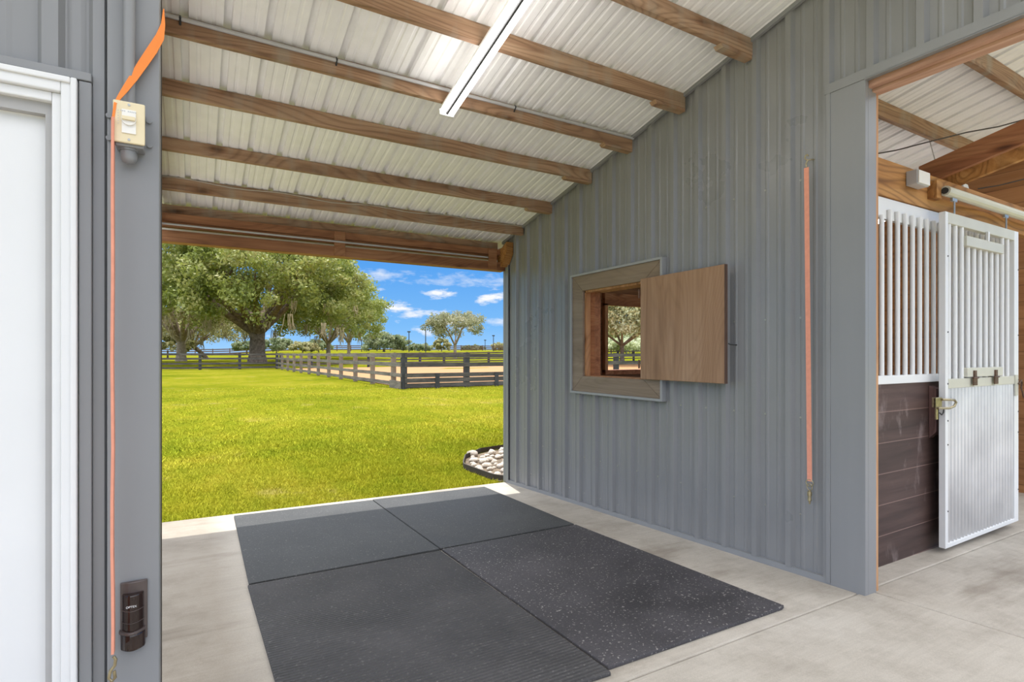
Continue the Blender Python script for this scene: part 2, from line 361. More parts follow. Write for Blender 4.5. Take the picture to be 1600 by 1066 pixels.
def grassmat(name, blades=False):
    m, nt, bs = newmat(name)
    a = noise(nt, .22, 6, rough=.6); b = noise(nt, 2.2, 5, rough=.65, mapscale=(1, .5, 1)); g = noise(nt, 26, 3, rough=.7)
    cc = ramp(nt, a, [(.30, (.105, .125, .008)), (.5, (.168, .170, .012)), (.70, (.22, .198, .022))])
    cc = mixc(nt, .55, cc, ramp(nt, b, [(.3, (.62, .80, .6)), (.52, (1, 1, 1)), (.72, (1.25, 1.1, 1.35))]), 'MULTIPLY')
    if not blades: cc = mixc(nt, .5, cc, ramp(nt, g, [(.3, (.45, .55, .4)), (.6, (1.15, 1.12, 1.1))]), 'MULTIPLY')
    p = noise(nt, .9, 5, rough=.65)
    if blades: cc = mixc(nt, 1, cc, (2.6, 2.55, 3.2), 'MULTIPLY')
    cc = mixc(nt, ramp(nt, p, [(.60, (0, 0, 0)), (.74, (.5, .5, .5))]), cc, (.36, .27, .13))
    nt.links.new(cc, bs.inputs['Base Color']); bs.inputs['Roughness'].default_value = .9; bs.inputs['Specular IOR Level'].default_value = 0
    if not blades: bump(nt, bs, g, .6, .05)
    return m
M['grass'] = grassmat('sunny_lawn'); M['blades'] = grassmat('grass_blades', True)
M['sand'] = plain('orange_arena_sand', (.37, .185, .072), .95, var=.06, scale=3, bmp=.3)
def leafmat(name, c1, c2, c3):
    m, nt, bs = newmat(name)
    a = noise(nt, .35, 4, rough=.7); b = noise(nt, 5, 3)
    cc = ramp(nt, a, [(.3, c1), (.5, c2), (.7, c3)])
    cc = mixc(nt, .6, cc, ramp(nt, b, [(.3, (.55, .6, .5)), (.7, (1.35, 1.3, 1.3))]), 'MULTIPLY')
    nt.links.new(cc, bs.inputs['Base Color']); bs.inputs['Roughness'].default_value = .55
    tr = nt.nodes.new('ShaderNodeBsdfTranslucent'); nt.links.new(cc, tr.inputs[0])
    ms = nt.nodes.new('ShaderNodeMixShader'); ms.inputs[0].default_value = .35
    out = nt.nodes['Material Output']; nt.links.new(bs.outputs[0], ms.inputs[1]); nt.links.new(tr.outputs[0], ms.inputs[2]); nt.links.new(ms.outputs[0], out.inputs[0])
    return m
M['leaf_oak'] = leafmat('oak_leaves', (.13, .18, .03), (.30, .34, .08), (.48, .45, .20))
M['leaf_moss'] = leafmat('pale_mossy_leaves', (.24, .25, .10), (.42, .40, .20), (.58, .52, .34))
M['leaf_grey'] = leafmat('grey_green_leaves', (.20, .23, .11), (.34, .34, .21), (.50, .47, .34))
M['leaf_pale'] = leafmat('pale_bright_leaves', (.38, .42, .24), (.54, .58, .37), (.72, .74, .56))
M['leaf_far'] = leafmat('hazy_green_leaves', (.16, .22, .11), (.26, .31, .17), (.40, .40, .25))
M['moss'] = leafmat('spanish_moss', (.42, .35, .20), (.52, .44, .28), (.60, .52, .36))
M['bark'] = plain('grey_brown_bark', (.30, .225, .17), .95, scale=4, c2=(.10, .07, .05), bmp=.8)
M['bark_pale'] = plain('pale_bark', (.42, .34, .27), .95, scale=4, c2=(.2, .15, .11), bmp=.6)
M['rock'] = plain('pale_limestone', (.72, .66, .58), .85, scale=2.5, c2=(.42, .35, .27), bmp=.5)
M['rockbed'] = plain('rock_bed_soil', (.20, .15, .10), .95, scale=9, var=.3)
M['edging'] = plain('dark_steel_edging', (.06, .045, .035), .7)
# ------------------------------------------------------------------ large structure
def strips(prof, ivals, place):
    """prof: (s,h) along the wall; ivals(s0,s1)-> list of (z0a,z0b,z1a,z1b); place(s,h,z)"""
    b = MB()
    for (s0, h0), (s1, h1) in zip(prof, prof[1:]):
        for (a0, b0, a1, b1) in ivals(s0, s1):
            b.add([place(s0, h0, a0), place(s1, h1, b0), place(s1, h1, b1), place(s0, h0, a1)], [(0, 1, 2, 3)])
    return b
def rib_profile(s0, s1, ribs, pitch, H=.020, bw=.030, tw=.014, minor=.0035, cuts=()):
    pts = [(s0, 0), (s1, 0)]
    for r in ribs:
        pts += [(r-bw, 0), (r-tw, H), (r+tw, H), (r+bw, 0)]
        for k in (1/3, 2/3):
            c = r+pitch*k; pts += [(c-.014, 0), (c-.006, minor), (c+.006, minor), (c+.014, 0)]
    pts = sorted(p for p in pts if s0 <= p[0] <= s1)
    for c in cuts:                                       # insert points exactly at openings
        for (a, ha), (b, hb) in zip(pts, pts[1:]):
            if a < c < b: pts.append((c, ha+(hb-ha)*(c-a)/(b-a))); break
        pts.sort()
    out = [pts[0]]
    for p in pts[1:]:
        if p[0]-out[-1][0] > 1e-5: out.append(p)
    return out
# floor slab: five panels with real joints
def slab_poly(x0, x1, y0, y1, nx=2):
    b = MB()
    zt = lambda x, y: floor_z(x, y)
    b.hexa([(x0,y0,-.35),(x1,y0,-.35),(x1,y1,-.35),(x0,y1,-.35),(x0,y0,zt(x0,y0)),(x1,y0,zt(x1,y0)),(x1,y1,zt(x1,y1)),(x0,y1,zt(x0,y1))])
    return b
fb = MB()
J = .004
for (x0, x1, y0, y1) in [(-5, -.43, 1.645, 5.61), (-.42, 3.34, 1.645, 5.61), (3.34+2*J, 9.5, 1.645, 5.61), (-5, 3.27, -7, 1.645-2*J), (3.27+2*J, 9.5, -7, 1.645-2*J)]:  # leftmost panel is unseen concrete, added to bounce daylight into the bay
    s = slab_poly(x0, x1, y0, y1); fb.add(s.v, s.f)
floor = struct(fb.build('floor', M['concrete'], bevel=.006), 'pale concrete slab sloping out to the lawn')
# lawn
def grid(xs, ys, zf):
    b = MB(); n = len(xs)
    b.v = [(x, y, zf(x, y)) for y in ys for x in xs]
    b.f = [(j*n+i, j*n+i+1, (j+1)*n+i+1, (j+1)*n+i) for j in range(len(ys)-1) for i in range(n-1)]
    return b
ys = [5.605, 5.9, 6.3, 6.8, 7.4, 8, 10, 13, 16, 20, 25, 30, 36, 42, 50, 58, 66, 75, 85, 100, 120, 145, 175, 210, 260, 330, 420, 560, 800, 1200, 1800]
xs = sorted(set([-900, -500, -300, -180, -120, -80, -55, -40] + list(range(-30, 60, 4)) + [65, 75, 90, 110, 135, 160, 190, 230, 280, 340, 420, 520, 650, 800, 1100, 1600]))
lawn = struct(grid(xs, ys, ground_z).build('ground', M['grass'], smooth=True, recalc=False), 'bright yellow green lawn and rising pasture beyond')
back = grid([-900, -60, -6, -3, 0, 3, 6, 9.6, 12, 60, 1600], [-600, -60, -8, 0, 5.606], lambda x, y: min(-.16, floor_z(max(-2, min(9, x)), 5.61)-.02))
struct(back.build('ground', M['grass'], recalc=False), 'lawn around the barn')
# right wall, ribbed grey steel in the plane x = 3.2
WX = 3.2
WY0, WY1 = 3.18, 4.20                        # window hole in the sheet
WZ0, WZ1 = CH-.29, CH+.69
def wall_iv(s0, s1):
    m = (s0+s1)/2
    top0, top1 = roof_z(s0)-.012, roof_z(s1)-.012
    b0, b1 = floor_z(WX, s0)+.03, floor_z(WX, s1)+.03
    if m < 1.60: return [(CH+1.53, CH+1.53, top0, top1)]
    if WY0 < m < WY1: return [(b0, b1, WZ0, WZ0), (WZ1, WZ1, top0, top1)]
    return [(b0, b1, top0, top1)]
wr = [5.374-.2372*k for k in range(31)]
prof = rib_profile(-1.9, 5.63, wr, .2372, H=.027, bw=.032, tw=.018, minor=.004, cuts=(1.60, WY0, WY1))
wall_right = struct(strips(prof, wall_iv, lambda s, h, z: (WX-h, s, z)).build('wall_right', M['grey']), 'grey ribbed steel wall with a shuttered window')
# inner lining of that wall (stall side) and its framing
b = MB()
for (y0, y1, z0, z1) in [(1.86, WY0+.1, -.3, CH+1.25), (WY1-.1, 5.6, -.3, CH+1.25), (WY0+.1, WY1-.1, -.3, CH-.2), (WY0+.1, WY1-.1, CH+.6, CH+1.25)]:
    b.box(WX+.10, WX+.135, y0, y1, z0, z1)
struct(b.build('wall_stall_left', M['stallin_y']))
sc_b = MB(); sc_b.tube([(0, 0, 0), (-.004, 0, 0)], .0065, 8).tube([(-.004, 0, 0), (-.008, 0, 0)], .004, 6)
screw = sc_b.build('screw', M['steel'], wall_right); screw.location = (WX-.001, 5.2, .5)
for z in (.02, .36, .95, 1.56, 2.4):
    for i, r in enumerate(wr[:16]):
        y = r - .2372*.5
        if z == .95 and 3.0 < y < 4.4 or (1.05 < z < 2.1 and 3.0 < y < 4.4) or y < 1.85: continue
        if z < floor_z(WX, y)+.1 or z > roof_z(y)-.1: continue
        c = screw.copy(); col.objects.link(c); c.location = (WX-.001, y+.05, z)
# left wall with the white door, plane y = 1.64
LY = 1.64
pl = [(-3.0, 0)]
for c, w_, h_ in [(-2.6, .02, .018), (-2.37, .02, .018), (-2.14, .02, .018), (-1.91, .02, .018), (-1.68, .02, .018), (-1.45, .02, .018), (-1.22, .02, .018), (-.99, .02, .018), (-.76, .02, .018), (-.53, .02, .018), (-.375, .008, .003), (-.290, .017, .018), (-.243, .010, .004), (-.199, .013, .022)]:
    pl += [(c-w_-.008, 0), (c-w_+.002, h_), (c+w_-.002, h_), (c+w_+.008, 0)]
pl += [(-.150, 0)]
DXR, DZT = -.225, CH+.66
pl.append((DXR, 0)); pl.sort()
def left_iv(s0, s1):
    m = (s0+s1)/2; bt = floor_z(m, LY)
    if -1.5 < m < DXR: return [(DZT, DZT, roof_z(LY)-.02, roof_z(LY)-.02)]
    return [(bt, bt, roof_z(LY)-.02, roof_z(LY)-.02)]
pl.append((-1.5, 0)); pl.sort()
struct(strips(pl, left_iv, lambda s, h, z: (s, LY-h, z)).build('wall_front', M['grey']), 'grey ribbed steel wall around the white door')
# post at the end of that wall
PX0, PX1 = -.181, -.076
b = MB().box(PX0, PX1, 1.60, 1.66, floor_z(-.1, 1.62)-.02, roof_z(1.62)-.03)
struct(b.build('trim_1', M['greyflat'], bevel=.003), 'smooth grey post cladding beside the white door')
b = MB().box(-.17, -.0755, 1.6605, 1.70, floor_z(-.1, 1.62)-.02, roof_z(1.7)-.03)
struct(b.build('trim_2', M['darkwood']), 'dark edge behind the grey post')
# roof sheet: ribs run down the slope
RP = .2083
rx = [-3.0 + .032 + RP*k for k in range(0, 66)]
profr = rib_profile(-3.1, 9.6, rx, RP, H=.026, bw=.022, tw=.019, minor=.0045)
RY0, RY1 = .55, 5.95
rb = MB()
for (s0, h0), (s1, h1) in zip(profr, profr[1:]):
    RY1 = 5.95 if s0 > -.5 else 1.75
    rb.add([(s0, RY0, roof_z(RY0)+h0), (s1, RY0, roof_z(RY0)+h1), (s1, RY1, roof_z(RY1)+h1), (s0, RY1, roof_z(RY1)+h0)], [(0, 1, 2, 3)])
struct(rb.build('ceiling', M['roof']), 'white ribbed steel underside of the roof')
# rake trim along the top of the right wall, window and opening trims
def sloped_box(x0, x1, y0, y1, dz0, dz1):
    return MB().hexa([(x0,y0,roof_z(y0)+dz0),(x1,y0,roof_z(y0)+dz0),(x1,y1,roof_z(y1)+dz0),(x0,y1,roof_z(y1)+dz0),
                      (x0,y0,roof_z(y0)+dz1),(x1,y0,roof_z(y0)+dz1),(x1,y1,roof_z(y1)+dz1),(x0,y1,roof_z(y1)+dz1)])
struct(sloped_box(WX-.045, WX-.022, .55, 5.66, -.030, -.002).build('trim_3', M['greyflat']), 'grey rake strip where roof meets right wall')
b = MB().box(WX-.03, WX+.12, 5.605, 5.65, floor_z(WX, 5.6)-.02, roof_z(5.65)-.01)
b.box(WX-.028, WX-.02, 5.54, 5.605, floor_z(WX, 5.6)+.01, roof_z(5.6)-.03)
struct(b.build('trim_4', M['greyflat']), 'grey corner flashing at the outer end of the right wall')
b = MB()
ysb = [1.62, 5.6]
b.hexa([(WX-.03,1.62,floor_z(WX,1.62)-.01),(WX+.02,1.62,floor_z(WX,1.62)-.01),(WX+.02,5.6,floor_z(WX,5.6)-.01),(WX-.03,5.6,floor_z(WX,5.6)-.01),
        (WX-.024,1.62,floor_z(WX,1.62)+.035),(WX+.02,1.62,floor_z(WX,1.62)+.035),(WX+.02,5.6,floor_z(WX,5.6)+.035),(WX-.024,5.6,floor_z(WX,5.6)+.035)])
struct(b.build('baseboard_right', M['greyflat']), 'grey base flashing along the right wall')
# end of the right wall at the aisle opening
OY = 1.60
b = MB().box(WX-.030, WX-.0, OY, OY+.19, floor_z(WX, OY)-.01, CH+1.51)
b.box(WX, WX+.085, OY, OY+.03, floor_z(WX, OY)-.01, CH+1.51)
b.box(WX-.034, WX-.024, OY+.19, OY+.215, floor_z(WX, OY)+.0, CH+1.51)
struct(b.build('trim_5', M['greyflat'], bevel=.002), 'smooth grey corner trim at the aisle opening')
b = MB().box(WX+.085, WX+.115, OY+.005, OY+.15, floor_z(WX, OY)-.01, CH+1.50)
struct(b.build('trim_6', M['wood_z']), 'orange wooden jamb of the aisle opening')
b = MB().box(WX-.034, WX-.022, -1.9, OY+.22, CH+1.51, CH+1.565)
b.box(WX-.034, WX+.0, -1.9, OY, CH+1.505, CH+1.512)
struct(b.build('trim_7', M['greyflat']), 'grey drip strip over the aisle opening')
b = MB().box(WX+.004, WX+.04, -1.9, OY+.02, CH+1.47, CH+1.62).box(WX+.043, WX+.115, -1.9, OY+.02, CH+1.455, CH+1.60)
struct(b.build('trim_8', M['wood_hdr']), 'pinkish wooden header over the aisle opening')
b = MB().box(WX+.115, WX+.13, -1.9, 1.7, CH+1.50, roof_z(1.7)-.1)
struct(b.build('wall_header_inside', M['grey']))
# exterior wall of the stall with its window hole (x 4.58..5.75)
EY = 5.58
SX0, SX1, SZ0, SZ1 = 4.62, 5.72, CH-.235, CH+.665
b = MB()
for (x0, x1, z0, z1) in [(WX+.13, SX0, -.4, roof_z(EY)-.06), (SX1, 9.4, -.4, roof_z(EY)-.06), (SX0, SX1, -.4, SZ0), (SX0, SX1, SZ1, roof_z(EY)-.06)]:
    b.box(x0, x1, EY, EY+.05, z0, z1)
struct(b.build('wall_stall_back', M['stallin']), 'brown boarded back wall of the stall')
b = MB().hexa([(7.3,1.87,-.4),(7.34,1.87,-.4),(7.34,EY,-.4),(7.3,EY,-.4),(7.3,1.87,roof_z(1.87)-.01),(7.34,1.87,roof_z(1.87)-.01),(7.34,EY,roof_z(EY)-.01),(7.3,EY,roof_z(EY)-.01)])  # partition height raised to the roof to keep light out of the stall
struct(b.build('wall_stall_right', M['stallin_y']))
b = MB()
b.box(SX0, SX0+.05, EY-.06, EY+.1, SZ0, SZ1); b.box(SX1-.05, SX1, EY-.06, EY+.1, SZ0, SZ1)
win2 = struct(b.build('window_2', M['wood_z']), 'open window in the back wall of the stall')
MB().box(SX0, SX1, EY-.06, EY-.01, SZ1-.02, SZ1+.14).build('window_frame', M['beam'], win2)
MB().box(SX0, SX1, EY-.07, EY+.1, SZ0-.03, SZ0+.03).build('window_sill', M['rafter'], win2)
# ------------------------------------------------------------------ door and shuttered window
d1 = thing('door_1', (-.8, 1.62, floor_z(-.8, 1.62)), 'white panelled door in the grey ribbed wall', 'door'); d1['kind'] = 'structure'; del d1['category']
zb = floor_z(-.8, 1.6)
b = MB()
cr_, ct_ = -.237, CH+.640
b.box(cr_-.030, cr_, 1.600, 1.645, zb, ct_); b.box(-1.5, cr_-.030, 1.600, 1.645, ct_-.036, ct_)
b.box(cr_-.048, cr_-.030, 1.612, 1.645, zb, ct_-.036); b.box(-1.5, cr_-.048, 1.612, 1.645, ct_-.058, ct_-.036)
b.box(cr_-.012, cr_+.0, 1.594, 1.600, zb, ct_); b.box(-1.5, cr_-.012, 1.594, 1.600, ct_-.014, ct_)
b.build('door_casing', M['white'], d1, bevel=.003)
b = MB().box(-1.5, cr_-.020, 1.650, 1.69, zb, ct_-.030)
b.build('door_leaf', M['white'], d1)
b = MB().box(cr_-.062, cr_-.049, 1.628, 1.66, zb, ct_-.058); b.box(-1.5, cr_-.062, 1.628, 1.66, ct_-.085, ct_-.058)
b.build('weather_strip', plain('pale_grey_seal', (.42, .41, .40), .7, var=.05), d1)
b = MB().box(cr_+.002, cr_+.026, 1.606, 1.645, zb, ct_); b.box(-1.5, cr_+.026, 1.604, 1.645, ct_+.002, ct_+.022)
b.build('door_trim', M['greyflat'], d1, bevel=.002)
b = MB().box(-.2085, -.1985, 1.6115, 1.6175, CH-.5, CH+.62)
# shuttered window
w1 = thing('window_1', (WX, 3.68, CH-.366), 'square horse window with taupe casing', 'window'); w1['kind'] = 'structure'; del w1['category']
yo0, yo1, zo0, zo1 = 3.095, 4.255, CH-.350, CH+.745
yi0, yi1, zi0, zi1 = 3.29, 4.095, CH-.205, CH+.600
def casing(y0a, z0a, y0b, z0b, y1b, z1b, y1a, z1a):
    xb = WX-.020
    return MB().hexa([(xb,y0a,z0a),(xb,y1a,z1a),(xb,y1b,z1b),(xb,y0b,z0b),(xb-.025,y0a,z0a),(xb-.025,y1a,z1a),(xb-.025,y1b,z1b),(xb-.025,y0b,z0b)])
g = .001
casing(yo0+g, zo1, yi0+g, zi1, yi1-g, zi1, yo1-g, zo1).build('casing_board', M['casing'], w1, bevel=.002)
casing(yo0+g, zo0, yi0+g, zi0, yi1-g, zi0, yo1-g, zo0).build('casing_board', M['casing'], w1, bevel=.002)
casing(yo1, zo0+g, yi1, zi0+g, yi1, zi1-g, yo1, zo1-g).build('casing_board', M['casing'], w1, bevel=.002)
casing(yo0, zo0+g, yi0, zi0+g, yi0, zi1-g, yo0, zo1-g).build('casing_board', M['casing'], w1, bevel=.002)
b = MB()
for (y0, y1, z0, z1) in [(yo0-.022, yo0, zo0-.018, zo1+.018), (yo1, yo1+.022, zo0-.018, zo1+.018), (yo0, yo1, zo1, zo1+.020), (yo0, yo1, zo0-.020, zo0)]:
    b.box(WX-.058, WX, y0, y1, z0, z1)
b.build('metal_surround', plain('light_grey_trim', (.33, .335, .345), .4, var=.04), w1)
b = MB()
for (y0, y1, z0, z1) in [(yi0-.045, yi0+.004, zi0, zi1), (yi1-.012, yi1+.03, zi0-.02, zi1), (yi0, yi1, zi1-.018, zi1+.03), (yi0, yi1, zi0-.03, zi0+.006)]:
    b.box(WX-.018, WX+.14, y0, y1, z0, z1)
b.build('window_frame', M['wood_z'], w1)
b = MB().box(WX+.04, WX+.11, yi1-.075, yi1-.012, zi0, zi1)
b.build('jamb_stop', M['rafter'], w1)
# shutter, swung fully open
h0 = Vector((WX-.050, 3.292, 0)); h1 = Vector((3.124, 2.461, 0)); dd = (h1-h0).normalized(); nn = Vector((-dd.y, dd.x, 0))
if nn.x > 0: nn = -nn
b = MB()
z0, z1 = CH-.199, CH+.613
q = [h0, h1, h1-nn*-.026, h0-nn*-.026]
b.hexa([(p.x, p.y, z0) for p in q]+[(p.x, p.y, z1) for p in q])
sh = b.build('shutter', M['shutter'], w1, bevel=.003); tag(sh, 'flat brown wooden shutter swung back against the wall')
b = MB(); q = [h1+dd*.001, h1+dd*.006, h1+dd*.006+nn*.027, h1+dd*.001+nn*.027]
b.hexa([(p.x, p.y, z0) for p in q]+[(p.x, p.y, z1) for p in q]); b.build('edge_strip', M['shutter_edge'], sh)
for zz in (z0+.12, z1-.12):
    MB().tube([(h0.x-.030, h0.y+.012, zz-.035), (h0.x-.030, h0.y+.012, zz+.035)], .007, 8).build('hinge', M['rust'], sh)
hk = MB().tube([(WX, 2.44, CH+.065), (WX-.03, 2.44, CH+.065), (WX-.055, 2.452, CH+.068), (WX-.062, 2.462, CH+.075)], .004, 6)
tag(hk.build('shutter_hook', M['black']), 'small black hook holding the brown shutter edge', 'hook')
# ------------------------------------------------------------------ roof timbers over the bay
PL = [('second lowest purlin, carrying a thin sagging beige cable', 5.20, .108, 0), ('weathered purlin between the cabled purlin and the one with notched dark knots', 4.63, .095, 1),
      ('weathered purlin with two dark diamond knots, just below the conduit purlin', 3.98, .105, 1), ('purlin with a pale conduit strapped along its top edge', 3.44, .108, 1),
      ('purlin crossed by the middle of the long lit strip light', 2.87, .115, 1), ('topmost purlin, entering the picture at the upper right of the bay', 2.30, .115, 1)]
PU = []
for lab, y, h, notch in PL:
    x0 = -.30 + .0; zt = roof_z(y)
    root = thing('roof_purlin', (x0, y, zt-h), lab, 'beam', 'purlins across the bay roof')
    b = MB(); y1 = y+.040
    b.hexa([(x0,y,zt-h),(WX-.024,y,zt-h),(WX-.024,y1,zt-h),(x0,y1,zt-h),(x0,y,zt-.003),(WX-.024,y,zt-.003),(WX-.024,y1,roof_z(y1)-.003),(x0,y1,roof_z(y1)-.003)])
    b.build('beam', M['purlin'], root, bevel=.003)
    if notch:
        a0 = WX-.33
        MB().prism([(a0,y+.003,zt-h-.001),(a0+.02,y+.003,zt-h-.022),(WX-.024,y+.003,zt-h-.022),(WX-.024,y+.003,zt-h-.001)], (0,.06,0)).build('end_block', M['purlin'], root)
    PU.append(root)
# conduit and cable
def zp(i): return roof_z(PL[i][1])
y = PL[3][1]
root = thing('conduit', (0, y-.014, zp(3)-.03), 'pale grey metal conduit running along the top of a purlin', 'conduit')
MB().tube([(-.15, y-.013, zp(3)-.026), (1.6, y-.013, zp(3)-.030), (WX-.03, y-.013, zp(3)-.022)], .012, 10).build('pipe', M['conduit'], root, smooth=True)
for x in (-.07, .75, 2.02):
    b = MB().tube([(x, y-.013, zp(3)-.013), (x, y-.027, zp(3)-.026), (x, y-.013, zp(3)-.042), (x, y-.002, zp(3)-.055)], .0055, 6)
    b.build('clamp', M['black'], root)
y = PL[0][1]
pts = []
for i in range(26):
    x = -.3 + i*(WX-.03+.3)/25; sag = .018*math.sin(i*1.1)+.008*math.sin(i*.37+1)
    pts.append((x, y-.006, zp(0)-.020+sag*.6))
tag(MB().tube(pts, .005, 6).build('cable', M['cable'], smooth=True), 'thin beige cable sagging along the second lowest purlin', 'cable')
# eave assembly
zE = CH
root = thing('eave_beam', (1.5, 5.60, zE+.989), 'doubled eave beam of brown boards closing the outer edge of the bay', 'beam')
MB().box(-.3, WX-.031, 5.60, 5.72, zE+.985, zE+1.085).build('lower_board', M['beam'], root, bevel=.003)
MB().box(-.3, WX-.10, 5.60, 5.64, zE+1.165, zE+1.235).build('upper_board', M['beam'], root, bevel=.003)
MB().box(-.3, WX-.10, 5.655, 5.70, zE+1.12, zE+1.19).build('middle_board', M['beam'], root, bevel=.003)
MB().box(-.3, WX-.10, 5.66, 5.70, zE+1.20, roof_z(5.70)-.01).build('nailer_board', M['purlin'], root, bevel=.003)
MB().box(1.20, 1.31, 5.585, 5.60, zE+.99, zE+1.235).build('splice_block', M['beam'], root, bevel=.003)
MB().box(2.94, 3.05, 5.585, 5.60, zE+.985, zE+1.235).build('splice_block', M['beam'], root, bevel=.003)
b = MB().tube([(-.3, 5.585, zE+1.135), (1.2, 5.575, zE+1.128), (2.93, 5.585, zE+1.125)], .009, 8)
tag(b.build('conduit', M['conduit'], smooth=True), 'thin grey conduit running along the eave beam', 'conduit')
b = MB().prism([(WX-.10, 5.56, zE+1.245), (WX-.10, 5.45, zE+1.30), (WX-.10, 5.45, zE+1.17), (WX-.10, 5.56, zE+1.03), (WX-.10, 5.60, zE+1.03), (WX-.10, 5.66, zE+1.06), (WX-.10, 5.66, zE+1.245)], (.09, 0, 0))
tag(b.build('rafter_tail', M['lvl']), 'short golden rafter end where eave beam meets the grey wall', 'beam')
b = MB().box(-.5, 9.6, 5.90, 5.915, zE+1.10, roof_z(5.9)+.005)
struct(b.build('trim_9', M['white']), 'white metal fascia outside the eave beam')
# skewed rafter by the post
b = MB()
for (xa, ya), (xb, yb) in [((-.115, 2.6), (-.255, 5.58))]:
    b.hexa([(xa-.04,ya,roof_z(ya)-.25),(xa,ya,roof_z(ya)-.25),(xb,yb,roof_z(yb)-.25),(xb-.04,yb,roof_z(yb)-.25),(xa-.04,ya,roof_z(ya)-.005),(xa,ya,roof_z(ya)-.005),(xb,yb,roof_z(yb)-.005),(xb-.04,yb,roof_z(yb)-.005)])
tag(b.build('rafter', M['wood_y']), 'pale rafter seen edge-on beside the grey post', 'beam')
# ------------------------------------------------------------------ strip lights
def strip_light(loc, slope, label, L=1.22, yaw=0, group=None, tm='tube'):
    root = thing('strip_light', loc, label, 'light', group)
    b = MB().box(-.030, .030, -L/2, L/2, .020, .062); o = b.build('housing', M['white'], None, bevel=.004); o.parent = root
    o = MB().box(-.007, .007, -L/2+.02, L/2-.02, -.012, .020).build('centre_ridge', M['post'], None); o.parent = root
    for s in (-1, 1):
        o = MB().tube([(s*.032, -L/2+.03, 0), (s*.032, L/2-.03, 0)], .019, 12).build('tube', M[tm], None, smooth=True); o.parent = root
    for s in (-1, 1):
        o = MB().box(-.052, .052, s*(L/2-.008)-.012, s*(L/2-.008)+.012, -.022, .022).build('end_cap', M['white'], None, bevel=.004); o.parent = root
    root.rotation_euler = (slope, 0, yaw)
    return root
SL = -math.atan(.2215)
L_ = 2.44
yc = 3.43 - .5*L_*math.cos(SL)
def under(y, d): return roof_z(y)-d
strip_light((1.475, yc, under(yc, .20)), SL, 'long lit double tube strip light slung under the bay purlins', L_)
q_ = aty(1393, 337, 2.75); hl = strip_light(q_, SL, 'lit strip light inside the stall, seen through the top of the bars', 1.22)
for yy in (-.45, .45):
    o = MB().tube([(0, yy, .06), (0, yy, (roof_z(2.75)-q_[2])*math.cos(SL)-.002)], .004, 6).build('hanger', M['steel']); o.parent = hl
# row of unseen strip lights behind the viewer, added to brighten the interior
for k, x in enumerate((-1.8, 1.2, 4.2, 7.2)):
    strip_light((x, -1.2, CH+2.15), 0, ['unseen strip light added as fill, on the white door side', 'unseen strip light added as fill, behind the viewer', 'unseen strip light added as fill, in front of the first stall', 'unseen strip light added as fill, in front of the next stall'][k], 2.44, PI/2, 'added fill lights over the aisle', 'tube_fill')
b = MB().box(-3, 9.6, -1.225, -1.175, CH+2.213, CH+2.42); tag(b.build('added_lamp_beam', M['beam'], origin=(-3, -1.2, CH+2.213)), 'long unseen timber added to hold the added strip lights', 'beam')  # timber added only to carry the added fill lights
# ------------------------------------------------------------------ rubber mats
def mat_(label, m, pts, th=.018):
    b = MB(); n = len(pts)
    vs = [(x, y, floor_z(x, y)+.001) for x, y in pts] + [(x, y, floor_z(x, y)+th) for x, y in pts]
    b.add(vs, [tuple(range(n))[::-1], tuple(range(n, 2*n))] + [(i, (i+1) % n, n+(i+1) % n, n+i) for i in range(n)])
    return tag(b.build('rubber_mat', m, bevel=.004), label, 'mat', 'rubber stall mats')
def fp(u, v):
    d = ray(u, v); t = -1.2/(d.z + .0468*d.y + .0154*d.x); return (d.x*t, d.y*t)
mat_('smooth grey black rubber mat at the lawn edge, on the post side', M['mat_c'], [fp(365.5,809), fp(389,917), fp(687,861.5), fp(581,784)])
mat_('smooth grey black rubber mat at the lawn edge, by the ribbed wall', M['mat_c'], [fp(582,783.3), fp(688.6,861), fp(897,822), fp(757,763)])
A, Bq, C_, D_ = fp(387,919), fp(432,1072), fp(949,1051), fp(688,864)
k = .35; Bq = (A[0]+.005, A[1]-2.0)
mat_('large finely ribbed black rubber mat in the foreground', M['mat_a'], [A, (.28, 1.75), (C_[0]-.005, 1.70), D_])
mat_('white-flecked black rubber mat nearest the aisle, by the ribbed wall', M['mat_b'], [fp(690.5,862), fp(951,1048.5), fp(1222,954), fp(1225,951), fp(900,823)])
# ------------------------------------------------------------------ things on the left post
P = lambda u, v, y=1.60: Vector(aty(u, v, y))
a = P(176, 157, 1.545); c = P(226, 228, 1.545)
zc0, zc1 = P(200, 223.5, 1.545).z, P(200, 158.5, 1.545).z
px0, px1 = a.x, P(226.5, 200, 1.545).x
root = thing('wall_switch', ((px0+px1)/2, 1.60, zc0), 'ivory fan speed switch on a grey box on the post', 'switch')
MB().box(px0, px1, 1.545, 1.552, zc0, zc1).build('wall_plate', M['ivory'], root, bevel=.003)
MB().box(px0+.003, px1-.003, 1.553, 1.600, zc0-.006, zc1-.004).build('switch_box', M['greyflat'], root, bevel=.003)
xm = (px0+px1)/2; wm = (px1-px0)
MB().box(xm-wm*.22, xm+wm*.22, 1.5425, 1.5452, zc0+.022, zc1-.020).build('control_insert', M['whiteplastic'], root)
zk = (zc0+zc1)/2+.006
b = MB().tube([(xm, 1.5425, zk), (xm, 1.538, zk)], .0145, 24); kn = b.build('knob', M['whiteplastic'], root)
MB().box(xm-.013, xm+.013, 1.533, 1.538, zk-.0045, zk+.0045).build('knob_grip', M['ivory'], kn, bevel=.0015)
for zz in (zc0+.008, zc1-.008): MB().tube([(xm, 1.5455, zz), (xm, 1.5435, zz)], .0028, 10).build('screw', M['steel'], root)
for k in range(9):
    ang = PI*(.15+.7*k/8)
b = MB()
